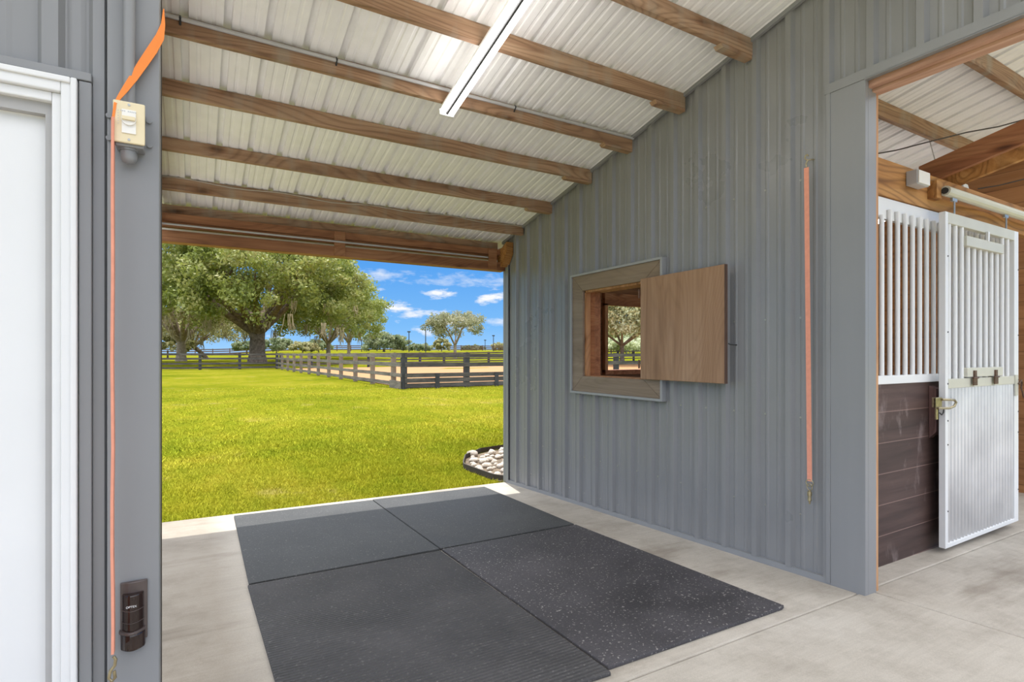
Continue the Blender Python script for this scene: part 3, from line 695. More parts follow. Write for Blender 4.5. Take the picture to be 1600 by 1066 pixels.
for k in range(9):
    x = xm-.016+.0035*k
    if k in (3,): continue
    b.box(x, x+.002, 1.5420, 1.5424, zc1-.026, zc1-.0235)
for k in range(6): b.box(xm-.021, xm-.0195, 1.5420, 1.5424, zk-.014+.006*k, zk-.012+.006*k)
b.build('printed_marks', M['conduit'], root)
for (u, v) in [(170, 181), (170, 216), (233, 190), (234, 228)]:
    p = P(u, v, 1.598); MB().tube([(p.x, 1.604, p.z), (p.x, 1.594, p.z)], .006, 10).build('mounting_lug', M['greyflat'], root)
xcnd = P(203, 80).x
root = thing('conduit', (xcnd, 1.575, zc0-.05), 'grey painted conduit running down the post into the ivory switch', 'conduit')
MB().tube([(xcnd, 1.585, zc1), (xcnd, 1.585, roof_z(1.6)-.05)], .0125, 14).build('pipe', M['greyflat'], root, smooth=True)
zb_ = P(203, 232, 1.575).z; zb2 = P(203, 256, 1.575).z
MB().tube([(xcnd, 1.577, zc0-.001), (xcnd, 1.577, zc0-.010)], .0195, 18).build('coupling', M['greyflat'], root)
MB().tube([(xcnd, 1.577, zc0-.010), (xcnd, 1.577, zb2+.012), (xcnd, 1.577, zb2+.004), (xcnd, 1.577, zb2)], [.0165, .0165, .013, .006], 18).build('cap', M['greyflat'], root, smooth=True)
# orange strap: wraps the post edge, crosses the face and hangs down beside the switch
root = thing('orange_strap', (P(176, 1040).x, 1.57, P(176, 1040).z), 'orange webbing strap twisted from the post top and hanging past the switch', 'strap')
key = [((255.8, 14), (.8, 0), 1.61), ((255, 38), (3.2, 1), 1.60), ((250, 58), (6.2, 4), 1.592), ((238, 78), (6.8, 5.2), 1.588), ((223, 100), (6.3, 5), 1.583), ((209, 121), (5.6, 4.2), 1.575), ((196, 139), (4.4, 3.2), 1.565), ((186.5, 152), (3, 2), 1.553), ((180, 162), (2.2, 1), 1.545), ((176.8, 185), (2.2, 0), 1.545)]
pts, wid = [], []
for (u, v), (du, dv), y in key:
    p = P(u, v, y); q = P(u+du, v+dv, y); pts.append(p); wid.append(q-p)
for v in (300, 420, 560, 700, 780, 860, 920, 980, 1020):
    y = 1.56; wob = .8*math.sin(v*.021); p = P(176.2+wob, v, y); pts.append(p); wid.append(Vector((.0028, 0, 0)))
n9 = len(key)
MB().ribbon(pts[:n9], wid[:n9], [Vector((0, .0012, 0))]*n9).build('webbing', M['orange'], root)
MB().ribbon(pts[n9-1:], wid[n9-1:], [Vector((0, .011, 0))]*(len(pts)-n9+1)).build('hanging_webbing', M['pink'], root)
p = P(177.5, 1030, 1.56)
MB().tube([p+Vector((0, 0, .006)), p+Vector((.004, 0, -.002)), p+Vector((.002, 0, -.016)), p+Vector((-.006, 0, -.026)), p+Vector((-.009, 0, -.042)), p+Vector((-.003, 0, -.052)), p+Vector((.003, 0, -.044)), p+Vector((.001, 0, -.028))], .0035, 8).build('snap_hook', M['brass'], root, smooth=True)
# beam sensor
sx0, sx1 = P(187, 950, 1.585).x, P(230, 950, 1.585).x; sz1, sz0 = P(210, 909, 1.59).z, P(210, 1012, 1.59).z
root = thing('beam_sensor', ((sx0+sx1)/2, 1.60, sz0), 'glossy dark brown beam sensor low on the grey post', 'sensor')
def bulge(x0, x1, z0, z1, yb, dep, n=10, nz=1):
    b = MB(); rows = []
    poly = [(x0+(x1-x0)*i/n, yb-dep*math.sin(PI*(.12+.76*i/n))) for i in range(n+1)]
    ring = poly + [(x1, yb), (x0, yb)]
    return b.prism([(x, y, z0) for x, y in ring], (0, 0, z1-z0))
H_ = sz1-sz0
bulge(sx0, sx1, sz0+.10*H_, sz1, 1.599, .012).build('back_plate', M['bronze_rim'], root, bevel=.003)
bulge(sx0+.004, sx1-.007, sz0+.29*H_, sz1-.16*H_, 1.598, .030).build('lens_cover', M['bronze'], root, bevel=.003)
bulge(sx0-.002, sx1-.003, sz0+.255*H_, sz0+.30*H_, 1.598, .036).build('band', M['bronze_rim'], root, bevel=.002)
bulge(sx0+.001, sx1-.004, sz0, sz0+.25*H_, 1.598, .030).build('base_cover', M['bronze'], root, bevel=.004)
for q in (.42, .60): bulge(sx0+.003, sx1-.006, sz0+q*H_, sz0+q*H_+.0015, 1.598, .0315).build('seam_line', M['bronze_rim'], root)
tcu = bpy.data.curves.new('lettering', 'FONT'); tcu.body = 'OPTEX'; tcu.size = .0068; tcu.align_x = 'CENTER'; tcu.extrude = .0002
tcu.materials.append(M['white']); t0 = bpy.data.objects.new('tmp', tcu); col.objects.link(t0); bpy.context.view_layer.update()
me = bpy.data.meshes.new_from_object(t0.evaluated_get(bpy.context.evaluated_depsgraph_get())); bpy.data.objects.remove(t0)
to = bpy.data.objects.new('lettering', me); col.objects.link(to); to.parent = root
to.location = Vector(((sx0+sx1)/2-.003, 1.5665, sz0+.665*H_)) - world_loc(root); to.rotation_euler = (PI/2, 0, 0)
# coral strap on the right wall
yS = 1.945; p0 = Vector(atx(1260, 250, WX-.05)); zt_, zb_ = Vector(atx(1260, 262, WX-.05)).z, Vector(atx(1264, 752, WX-.05)).z
y0s, y1s = atx(1260, 262, WX-.05)[1], atx(1265, 752, WX-.05)[1]
root = thing('crosstie_strap', (WX-.05, y1s, zb_-.1), 'coral pink webbing tie hanging from a hook on the ribbed wall', 'strap')
b = MB(); pts = []; n = 12
for i in range(n+1): t = i/n; pts.append((WX-.05, y0s+(y1s-y0s)*t, zt_+(zb_-zt_)*t))
b.ribbon(pts, [(0, .0145, 0)]*(n+1), [(.0012, 0, 0)]*(n+1)).build('webbing', M['pink'], root)
def loop(c, ry, rz, r, n=16, yaw=0):
    return MB().tube([(c[0]+r*0, c[1]+ry*math.cos(t), c[2]+rz*math.sin(t)) for t in [2*PI*k/n for k in range(n+1)]], r, 6, caps=False)
loop((WX-.05, y1s, zb_-.010), .022, .020, .0028).build('ring', M['brass'], root, smooth=True)
loop((WX-.05, y1s, zb_-.034), .016, .020, .0028).build('snap_eye', M['brass'], root, smooth=True)
MB().tube([(WX-.05, y1s, zb_-.052), (WX-.05, y1s, zb_-.060), (WX-.05, y1s, zb_-.061), (WX-.05, y1s, zb_-.086), (WX-.05, y1s, zb_-.088), (WX-.05, y1s, zb_-.115), (WX-.05, y1s, zb_-.118), (WX-.05, y1s, zb_-.135)], [.006, .006, .013, .013, .009, .011, .006, .004], 10).build('snap', M['brass'], root)
root2 = thing('wall_hook', (WX, y0s, zt_+.05), 'small brass hook eye screwed into the ribbed wall above the coral tie', 'hook')
MB().tube([(WX, y0s-.02, zt_+.050), (WX-.02, y0s-.012, zt_+.050), (WX-.04, y0s+.002, zt_+.046), (WX-.05, y0s+.010, zt_+.058), (WX-.05, y0s+.006, zt_+.074), (WX-.05, y0s-.006, zt_+.076), (WX-.05, y0s-.012, zt_+.066)], .004, 8).build('hook', M['brass'], root2, smooth=True)
MB().tube([(WX-.05, y0s-.010, zt_+.046), (WX-.05, y0s+.002, zt_+.024), (WX-.05, y0s, zt_+.002)], .0045, 8).build('clip', M['brass'], root, smooth=True)
# ------------------------------------------------------------------ stall front, sliding door and timbers of the aisle
SY = 1.80
zfl = floor_z(4.2, SY)
beam_b = thing('stall_header_beam', (4.5, 1.80, CH+1.0), 'wide golden grained header beam above the stall front', 'beam')
MB().box(WX+.14, 9.4, 1.80, 1.86, CH+1.01, CH+1.245).build('beam', M['lvl'], beam_b, bevel=.003)
root = thing('stall_front', (4.4, SY, zfl), 'fixed stall front with white bars above dark brown boards', 'stall front')
SFX1 = 5.78
zw = CH-.19
MB().hexa([(WX+.12,1.80,floor_z(WX+.12,1.8)),(SFX1,1.80,floor_z(SFX1,1.8)),(SFX1,1.84,floor_z(SFX1,1.8)),(WX+.12,1.84,floor_z(WX+.12,1.8)),(WX+.12,1.80,zw),(SFX1,1.80,zw),(SFX1,1.84,zw),(WX+.12,1.84,zw)]).build('boards', M['stallwood'], root)
MB().box(WX+.12, SFX1, 1.785, 1.835, zw+.001, zw+.055).build('sill_rail', M['bars'], root, bevel=.003)
MB().box(WX+.12, SFX1, 1.812, 1.84, CH+.87, CH+1.005).build('top_plate', M['bars'], root)
x = 3.756-.098*4
while x < SFX1-.02:
    MB().tube([(x, 1.80, zw+.055), (x, 1.80, CH+(.93 if abs(x-3.756) > .02 else .885))], .0145, 12).build('bar', M['bars'], root, smooth=True)
    x += .0985
# block with latch
bk = MB(); bx0, bx1 = aty(1450.5, 640, 1.80)[0], 4.445
zt2, zb2 = CH-.215, CH-.56
bk.hexa([(bx0,1.755,zb2+.03),(bx1,1.755,zb2+.03),(bx1,1.799,zb2-.02),(bx0,1.799,zb2-.02),(bx0,1.755,zt2-.02),(bx1,1.755,zt2-.02),(bx1,1.799,zt2),(bx0,1.799,zt2)])
blk = bk.build('door_stop_block', M['stallblock'], root, bevel=.004)
la, lb_ = aty(1462, 625, 1.69)[0], aty(1472, 625, 1.69)[0]; lz = CH-.33
b = MB().box(la, lb_, 1.69, 1.70, lz-.02, lz+.045).box(la, la+.006, 1.69, 1.712, lz-.02, lz+.045).box(la+.01, la+.035, 1.69, 1.70, lz-.10, lz-.02)
lat = b.build('latch', M['brass'], blk, bevel=.002)
e1 = aty(1494, 618, 1.66)[0]
b = MB().tube([(lb_-.01, 1.685, lz+.030), (lb_+.04, 1.665, lz+.028), (e1-.03, 1.66, lz+.026), (e1, 1.66, lz+.008), (e1-.03, 1.66, lz-.018), (lb_+.04, 1.665, lz-.028), (la+.01, 1.682, lz-.024)], .008, 8)
b.build('latch_loop', M['brass'], lat, smooth=True)
MB().tube([(lb_-.01, 1.70, lz-.06), (lb_+.02, 1.70, lz-.075), (lb_+.045, 1.70, lz-.06), (lb_+.05, 1.70, lz-.04)], .004, 6).build('latch_pin', M['black'], lat, smooth=True)
# sliding door
DY0, DY1 = 1.695, 1.735
DXL, DXR_ = aty(1477.5, 550, DY0)[0], aty(1591.5, 550, DY0)[0]
zdt, zdb = CH+.965, aty(1486, 855, DY0)[2]
dr = thing('stall_door', ((DXL+DXR_)/2, DY0, zdb), 'white sliding stall door with bars over a corrugated steel panel', 'stall door')
sw = .040
b = MB().box(DXL, DXL+sw, DY0, DY1, zdb, zdt); b.build('stile', M['bars'], dr, bevel=.003)
b = MB().box(DXR_-sw*2.0, DXR_, DY0, DY1, zdb, zdt); b.build('stile', M['bars'], dr, bevel=.003)
MB().box(DXL+sw, DXR_-sw*2.0, DY0, DY1, zdt-.075, zdt).build('top_rail', M['cream'], dr, bevel=.003)
zm = aty(1530, 597, DY0)[2]
MB().box(DXL+sw, DXR_-sw*2.0, DY0-.002, DY1, zm-.032, zm+.032).build('middle_rail', M['cream'], dr, bevel=.003)
MB().box(DXL+sw, DXR_-sw*2.0, DY0, DY1, zdb, zdb+.03).build('bottom_rail', M['bars'], dr, bevel=.003)
# corrugated panel
cx0, cx1 = DXL+sw, DXR_-sw*2.0; nr = 21; b = MB(); per = (cx1-cx0)/nr; K = 8
pr = [(cx0+per*(i/K), DY0+.022+.021*math.cos(2*PI*i/K)) for i in range(nr*K+1)]
for (xa, ya), (xb, yb) in zip(pr, pr[1:]): b.add([(xa, ya, zdb+.03), (xb, yb, zdb+.03), (xb, yb, zm-.032), (xa, ya, zm-.032)], [(0, 1, 2, 3)])
b.build('corrugated_panel', M['galv'], dr, smooth=True)
hx0, hx1 = aty(1508, 590, DY0)[0], aty(1562, 590, DY0)[0]
x = cx0+.045; i = 0
while x < cx1-.01:
    inh = hx0 < x < hx1
    top = zdt-.20 if inh else zdt-.075
    MB().tube([(x, DY0+.018, zm+.032), (x, DY0+.018, top)], .015, 12).build('bar', M['bars'], dr, smooth=True)
    x += .0985
hb = MB().box(hx0-.01, hx1+.04, DY0-.014, DY0+.03, zdt-.205, zdt-.135).build('hatch_rail', M['cream'], dr, bevel=.003)
MB().box(hx0+.0, hx1+.02, DY0-.014, DY0+.03, zm+.040, zm+.105).build('hatch_rail', M['cream'], dr, bevel=.003)
for x in (hx0+.11, hx1-.12):
    h = MB().box(x-.03, x+.03, DY0-.022, DY0-.015, zm-.02, zm+.03); h.box(x-.02, x+.02, DY0-.022, DY0-.015, zm+.03, zm+.085); h.tube([(x-.04, DY0-.022, zm+.033), (x+.04, DY0-.022, zm+.033)], .006, 8)
    h.build('hinge', M['rust'], dr)
xh = (hx0+hx1)/2+.05
MB().box(xh-.014, xh+.014, DY0-.018, DY0-.003, zdt-.14, zdt-.07).build('hatch_catch', M['white'], dr)
zz = CH-.25; xx = DXR_-.02
MB().tube([(xx-.05, DY0-.02, zz+.02), (xx-.02, DY0-.03, zz+.05), (xx+.02, DY0-.02, zz+.03), (xx-.03, DY0-.03, zz-.01), (xx+.03, DY0-.02, zz-.04), (xx+.09, DY0-.01, zz-.09)], .006, 6).build('latch', M['rust'], dr, smooth=True)
MB().box(xx-.07, xx-.02, DY0-.01, DY0-.002, zz-.07, zz+.09).build('latch_plate', M['cream'], dr)
sb = MB()
for z in (zdb+.25, zdb+.7, zm-.25, zm, zm+.35, zdt-.3):
    for x in (DXL+.03, DXR_-.012): sb.tube([(x, DY0-.001, z), (x, DY0-.004, z)], .005, 8)
sb.build('rivets', M['black'], dr)
# track with hangers
tz0 = CH+1.10
tr = thing('sliding_door_track', (5.5, 1.72, tz0), 'cream tubular door track fixed along the header beam', 'track')
tx0 = aty(1478, 300, 1.72)[0]
b = MB().tube([(tx0, 1.725, tz0+.02), (9.3, 1.725, tz0+.02)], .034, 12).build('rail', M['cream'], tr, smooth=False)
MB().tube([(tx0-.006, 1.725, tz0+.02), (tx0-.001, 1.725, tz0+.02)], .022, 10).build('end_roller', M['black'], tr)
for x in (tx0-.05,): MB().box(x-.02, x+.07, 1.745, 1.799, tz0-.03, tz0+.09).build('end_bracket', M['lvl'], tr)
for x in (aty(1491, 330, 1.72)[0], aty(1572, 345, 1.72)[0]):
    MB().box(x-.035, x+.035, 1.715, 1.73, tz0-.038, tz0-.016).tube([(x, 1.72, tz0-.03), (x, 1.72, zdt-.001)], .006, 8).build('hanger', M['steel'], tr)
# electrical box
ex0, ex1 = aty(1431, 270, 1.74)[0], aty(1447, 270, 1.74)[0]
ez1, ez0 = aty(1434, 262, 1.72)[2], aty(1434, 285, 1.72)[2]
root = thing('junction_box', ((ex0+ex1)/2, 1.80, ez0), 'small pale grey electrical box on the stall header beam', 'box')
MB().box(ex0, ex1+.02, 1.73, 1.799, ez0, ez1).build('box_body', M['conduit'], root, bevel=.006)
MB().box(ex0+.004, ex1+.015, 1.722, 1.7299, ez0+.006, ez1-.006).build('lid', M['whiteplastic'], root, bevel=.003)
# aisle purlins, truss chord, brace, cables
for lab, y, x0, hh in [('aisle roof purlin ending above the small electrical box', 2.32, WX+.14, .13), ('short aisle roof purlin at the top right corner', 1.70, WX+.14, .13)]:
    b = MB(); zt = roof_z(y)-.004
    b.hexa([(x0,y,zt-hh),(9.4,y,zt-hh),(9.4,y+.04,zt-hh),(x0,y+.04,zt-hh),(x0,y,zt),(9.4,y,zt),(9.4,y+.04,zt-.009),(x0,y+.04,zt-.009)])
    tag(b.build('roof_purlin', M['purlin'], origin=(x0, y, zt-hh)), lab, 'beam', 'aisle roof purlins')
cx = aty(1458, 268, 1.86)[0]
def chord(x0, x1, ya, yb, z0, th, m, lab):
    b = MB(); s = .2215
    z = lambda y: z0+(1.86-y)*s
    b.hexa([(x0,ya,z(ya)),(x1,ya,z(ya)),(x1,yb,z(yb)),(x0,yb,z(yb)),(x0,ya,z(ya)+th),(x1,ya,z(ya)+th),(x1,yb,z(yb)+th),(x0,yb,z(yb)+th)])
    return tag(b.build('truss_chord', m, origin=(x0, yb, z(yb))), lab, 'beam')
chord(cx, cx+.04, .6, 1.95, CH+1.25, .15, M['rafter'], 'reddish sloping roof timber rising from the stall header beam')
chord(cx+.3, cx+.34, 1.2, 1.95, CH+1.25, .10, M['lvl'], 'golden brace end at the right edge above the stall door track')
def wire(pts, lab):
    tag(MB().tube(pts, .006, 6).build('cable', M['darkcable'], smooth=True), lab, 'cable')
def onroof(u, v, off):
    d = ray(u, v); k = 1.344+5.647*.2215-off; t = k/(d.z+.2215*d.y); return d.x*t, d.y*t, d.z*t+CH
wire([onroof(u, v, .16) for u, v in [(1372, 240), (1400, 235), (1450, 222), (1510, 207), (1560, 198), (1604, 186)]], 'dark cable slung across the purlins above the stall')
wire([onroof(u, v, .35) for u, v in [(1528, 295), (1560, 290), (1604, 279)]], 'dark cable slung low at the right edge under the aisle roof')
# stall loft timbers seen through the bars
b = MB().box(WX+.2, 7.2, 3.6, 3.66, CH+1.0, CH+1.10); tag(b.build('loft_beam', M['lvl'], origin=(5, 3.6, CH+1.0)), 'pale timber crossing inside the stall behind the bars', 'beam')
# ------------------------------------------------------------------ rock bed
root = None
poly = [(3.06, 6.50), (3.13, 5.66), (7.5, 5.66), (7.5, 7.3), (4.0, 7.35), (3.35, 7.05)]
b = MB().add([(x, y, ground_z(x, y)+.012) for x, y in poly], [tuple(range(len(poly)))])
struct(b.build('ground', M['rockbed'], recalc=False), 'soil under the pale rocks')
pts = [(3.20, 5.66), (3.12, 5.8), (3.09, 6.1), (3.05, 6.48), (3.10, 6.62), (3.3, 6.98), (3.7, 7.28), (4.4, 7.4)]
b = MB(); b.ribbon([(x, y, ground_z(x, y)+.03) for x, y in pts], [(0, 0, .045)]*len(pts), [(.007, .002, 0)]*len(pts))
tag(b.build('garden_edging', M['edging']), 'dark steel edging strip around the pale rocks', 'edging')
bm = bmesh.new(); bmesh.ops.create_icosphere(bm, subdivisions=2, radius=1)
base_rocks = []
for k in range(4):
    me = bpy.data.meshes.new('rock'); b2 = bm.copy()
    for v in b2.verts: v.co *= 1+.35*mnoise.noise(v.co*1.3+Vector((k*9, 0, 0)))
    b2.to_mesh(me); b2.free(); me.materials.append(M['rock']); me.polygons.foreach_set('use_smooth', [True]*len(me.polygons)); base_rocks.append(me)
bm.free()
placed = []
for i in range(900):
    x, y = random.uniform(3.10, 4.5), random.uniform(5.74, 7.15)
    if x < 3.13+(6.5-y)*.05 + max(0, (y-6.55)*.55): continue
    s = random.uniform(.035, .085)
    if any((x-a)**2+(y-c)**2 < ((s+r)*1.0)**2 for a, c, r in placed): continue
    placed.append((x, y, s))
    if len(placed) > 95: break
for (x, y, s) in placed:
    o = bpy.data.objects.new('rock', random.choice(base_rocks)); col.objects.link(o)
    o.location = (x, y, ground_z(x, y)+.012+s*.42); o.scale = (s, s*random.uniform(.7, 1), s*random.uniform(.5, .7)); o.rotation_euler = (0, 0, random.uniform(0, 6))
    tag(o, 'pale limestone rock in the bed at the outer corner of the ribbed wall', 'rock', 'pale rocks at the wall corner')
# ------------------------------------------------------------------ grass blades near the slab
def blades(n, y0, y1, pw, h, wd):
    us = rng.random(n); y = y0 + (y1-y0)*us**pw
    x = -1.2*(y/5.6)**.2 - .0 + rng.random(n)*(y*.72+1.2)
    ex = np.interp(y, [5.6, 5.66, 5.8, 6.1, 6.48, 6.98, 7.28, 7.45], [3.22, 3.2, 3.12, 3.09, 3.05, 3.3, 3.7, 9.])
    keep = ~((x > ex-.02) & (y < 7.45)) & (x < y*.66+.8) & ((x > -.1*y-.5))
    x, y = x[keep], y[keep]; n = len(x)
    z = np.array([ground_z(a, c) for a, c in zip(x, y)])
    a = rng.random(n)*2*np.pi; hh = h*(.5+rng.random(n)); ln = hh*(rng.random(n)*1.1)
    dx, dy = np.cos(a)*wd, np.sin(a)*wd
    la = rng.random(n)*2*np.pi
    v = np.zeros((n, 3, 3))
    v[:, 0] = np.stack([x-dx, y-dy, z-.002], 1); v[:, 1] = np.stack([x+dx, y+dy, z-.002], 1)
    v[:, 2] = np.stack([x+np.cos(la)*ln, y+np.sin(la)*ln, z+hh], 1)
    return v.reshape(-1, 3), np.arange(n*3).reshape(-1, 3)
def np_mesh(name, parts, m, parent=None):
    vs = np.concatenate([p[0] for p in parts]); off = 0; fs = []
    for p in parts: fs.append(p[1]+off); off += len(p[0])
    fs = np.concatenate(fs); k = fs.shape[1]
    me = bpy.data.meshes.new(name); me.vertices.add(len(vs)); me.vertices.foreach_set('co', vs.astype(np.float32).ravel())
    me.loops.add(fs.size); me.loops.foreach_set('vertex_index', fs.astype(np.int32).ravel())
    me.polygons.add(len(fs)); me.polygons.foreach_set('loop_start', np.arange(0, fs.size, k, dtype=np.int32)); me.polygons.foreach_set('loop_total', np.full(len(fs), k, dtype=np.int32))
    me.update(calc_edges=True); me.materials.append(m)
    o = bpy.data.objects.new(name, me); col.objects.link(o)
    if parent: o.parent = parent
    return o
g = np_mesh('grass', [blades(45000, 5.61, 8, 1.1, .026, .0045), blades(45000, 6.5, 12, 1.3, .028, .006), blades(40000, 8, 24, 1.6, .032, .010)], M['blades'])
tag(g, 'short bright grass blades growing along the edge of the slab', 'grass', kind='stuff')
# ------------------------------------------------------------------ fences
def fence(name, p0, p1, n, rails, label, mats, group=None, hgt=1.36, pw=.07, bw_side=-1, posts_h=None, shorts=None, th=.02, cap=False, post_mats=None):
    p0, p1 = Vector((*p0, 0)), Vector((*p1, 0)); d = (p1-p0).normalized(); s = Vector((-d.y, d.x, 0))*bw_side
    root = thing(name, (p0.x, p0.y, ground_z(p0.x, p0.y)), label, 'fence', group)
    P_ = []
    for i in range(n+1):
        q = p0.lerp(p1, i/n); z = ground_z(q.x, q.y); P_.append((q, z))
    for i, (q, z) in enumerate(P_):
        if posts_h and posts_h(i) is None: continue
        a = d*pw; c = s*pw; h = hgt+.03
        b = MB().hexa([tuple(q+k+Vector((0,0,zz))) for zz in (z-.1, z+h) for k in (-a-c, a-c, a+c, -a+c)])
        b.build('post', (post_mats or mats[1]) if not callable(post_mats) else post_mats(i), root)
    for (z0, z1) in rails:
        b = MB()
        for (qa, za), (qb, zb_) in zip(P_, P_[1:]):
            f = s*(pw+.002); t = s*(pw+.002+th)
            b.hexa([tuple(qa+f+Vector((0,0,za+z0))), tuple(qb+f+Vector((0,0,zb_+z0))), tuple(qb+t+Vector((0,0,zb_+z0))), tuple(qa+t+Vector((0,0,za+z0))),
                    tuple(qa+f+Vector((0,0,za+z1))), tuple(qb+f+Vector((0,0,zb_+z1))), tuple(qb+t+Vector((0,0,zb_+z1))), tuple(qa+t+Vector((0,0,za+z1)))])
        b.build('rail', mats[0], root)
    if shorts:
        for i in range(n):
            q = p0.lerp(p1, (i+.5)/n); z = ground_z(q.x, q.y); a = d*.09; c = s*(pw+.024); c2 = s*(pw+.05)
            MB().hexa([tuple(q+k+Vector((0,0,zz))) for zz in (z-.02, z+shorts) for k in (-a+c, a+c, a+c2, -a+c2)]).build('batten', mats[1], root)
    return root
RL = [(1.21, 1.36), (.85, 1.01), (.45, .60), (.10, .25)]
RF = [(1.21, 1.36), (.84, 1.01), (.44, .60), (.23, .41), (.04, .21)]
CX, CY = 6.94, 20.19
FX, FY = 6.25, 52.0
fence('board_fence', (CX, CY), (CX+2.66*6, CY), 6, RF, 'near dark board fence in front of the orange arena', (M['fence'], M['post']), shorts=.60, pw=.10, bw_side=-1)
fence('board_fence', (CX-.02, CY+1.2), (FX, FY), 11, RL, 'weathered board fence running away beside the lawn to the big oak', (M['fence_y'], M['post_pale']), pw=.085, bw_side=1)
b = MB().hexa([(CX-.16,CY-.05,ground_z(CX,CY)-.02),(CX-.12,CY-.05,ground_z(CX,CY)-.02),(CX-.12,CY+1.3,ground_z(CX,CY+1.3)),(CX-.16,CY+1.3,ground_z(CX,CY+1.3)),(CX-.16,CY-.05,ground_z(CX,CY)+.3),(CX-.12,CY-.05,ground_z(CX,CY)+.3),(CX-.12,CY+1.3,ground_z(CX,CY+1.3)+.3),(CX-.16,CY+1.3,ground_z(CX,CY+1.3)+.3)])
fn = thing('board_fence', (CX-.14, CY, ground_z(CX, CY)), 'short fence panel at the arena corner post', 'fence')
b.build('kick_board', M['fence_y'], fn)
for (z0, z1) in RL[:3]:
    MB().hexa([(CX-.13,CY-.05,ground_z(CX,CY)+z0),(CX-.10,CY-.05,ground_z(CX,CY)+z0),(CX-.10,CY+1.3,ground_z(CX,CY+1.3)+z0),(CX-.13,CY+1.3,ground_z(CX,CY+1.3)+z0),(CX-.13,CY-.05,ground_z(CX,CY)+z1),(CX-.10,CY-.05,ground_z(CX,CY)+z1),(CX-.10,CY+1.3,ground_z(CX,CY+1.3)+z1),(CX-.13,CY+1.3,ground_z(CX,CY+1.3)+z1)]).build('rail', M['fence_y'], fn)
fence('board_fence', (FX, FY), (FX-2.95*7, FY+.5), 7, RL, 'dark four rail fence under the big oak', (M['fence'], M['post']), pw=.11, bw_side=1)
fence('board_fence', (FX+.3, FY), (FX+2.62*17, FY), 17, [(1.22, 1.36), (.62, .74), (.35, .47)], 'thin dark rail fence behind the orange arena', (M['fence'], M['post']), pw=.10, bw_side=-1)
fence('board_fence', (-30, 205), (200, 205), 46, [(1.75, 2.1), (1.1, 1.45), (.35, .75)], 'long reddish brown pasture fence on the far rise', (M['oldfence'], M['oldfence']), hgt=2.2, pw=.13, th=.05)
arena = grid([CX+.2, 14, 22, 30, 40, 52], [CY+.15, 26, 32, 38, 45, FY-.3], lambda x, y: ground_z(x, y)+.03)
struct(arena.build('ground', M['sand'], recalc=False), 'orange sand riding arena')
# ------------------------------------------------------------------ poles
for u, v0, t in [(565, 531, 170), (639, 519, 160), (665, 509, 150), (758, 532, 230), (771, 525, 190)]:
    d = ray(u, HZ); x, y = d.x*t, d.y*t; zg = ground_z(x, y); zt_ = CH+(HZ-v0)*t/FPX
    root = thing('light_pole', (x, y, zg), {565: 'light pole just right of the big oak crown', 639: 'light pole between the round bushy tree and the small tree', 665: 'tallest light pole, left of the small lone tree', 758: 'short thin light pole beyond the lone tree', 771: 'thin light pole nearest the outer wall corner'}[u], 'pole', 'light poles in the far pasture')
    MB().tube([(x, y, zg), (x, y, zt_)], .13, 8).build('mast', M['post'], root)
    MB().box(x-.45, x+.45, y-.15, y+.15, zt_-.1, zt_+.25).build('lamp_head', M['post'], root)
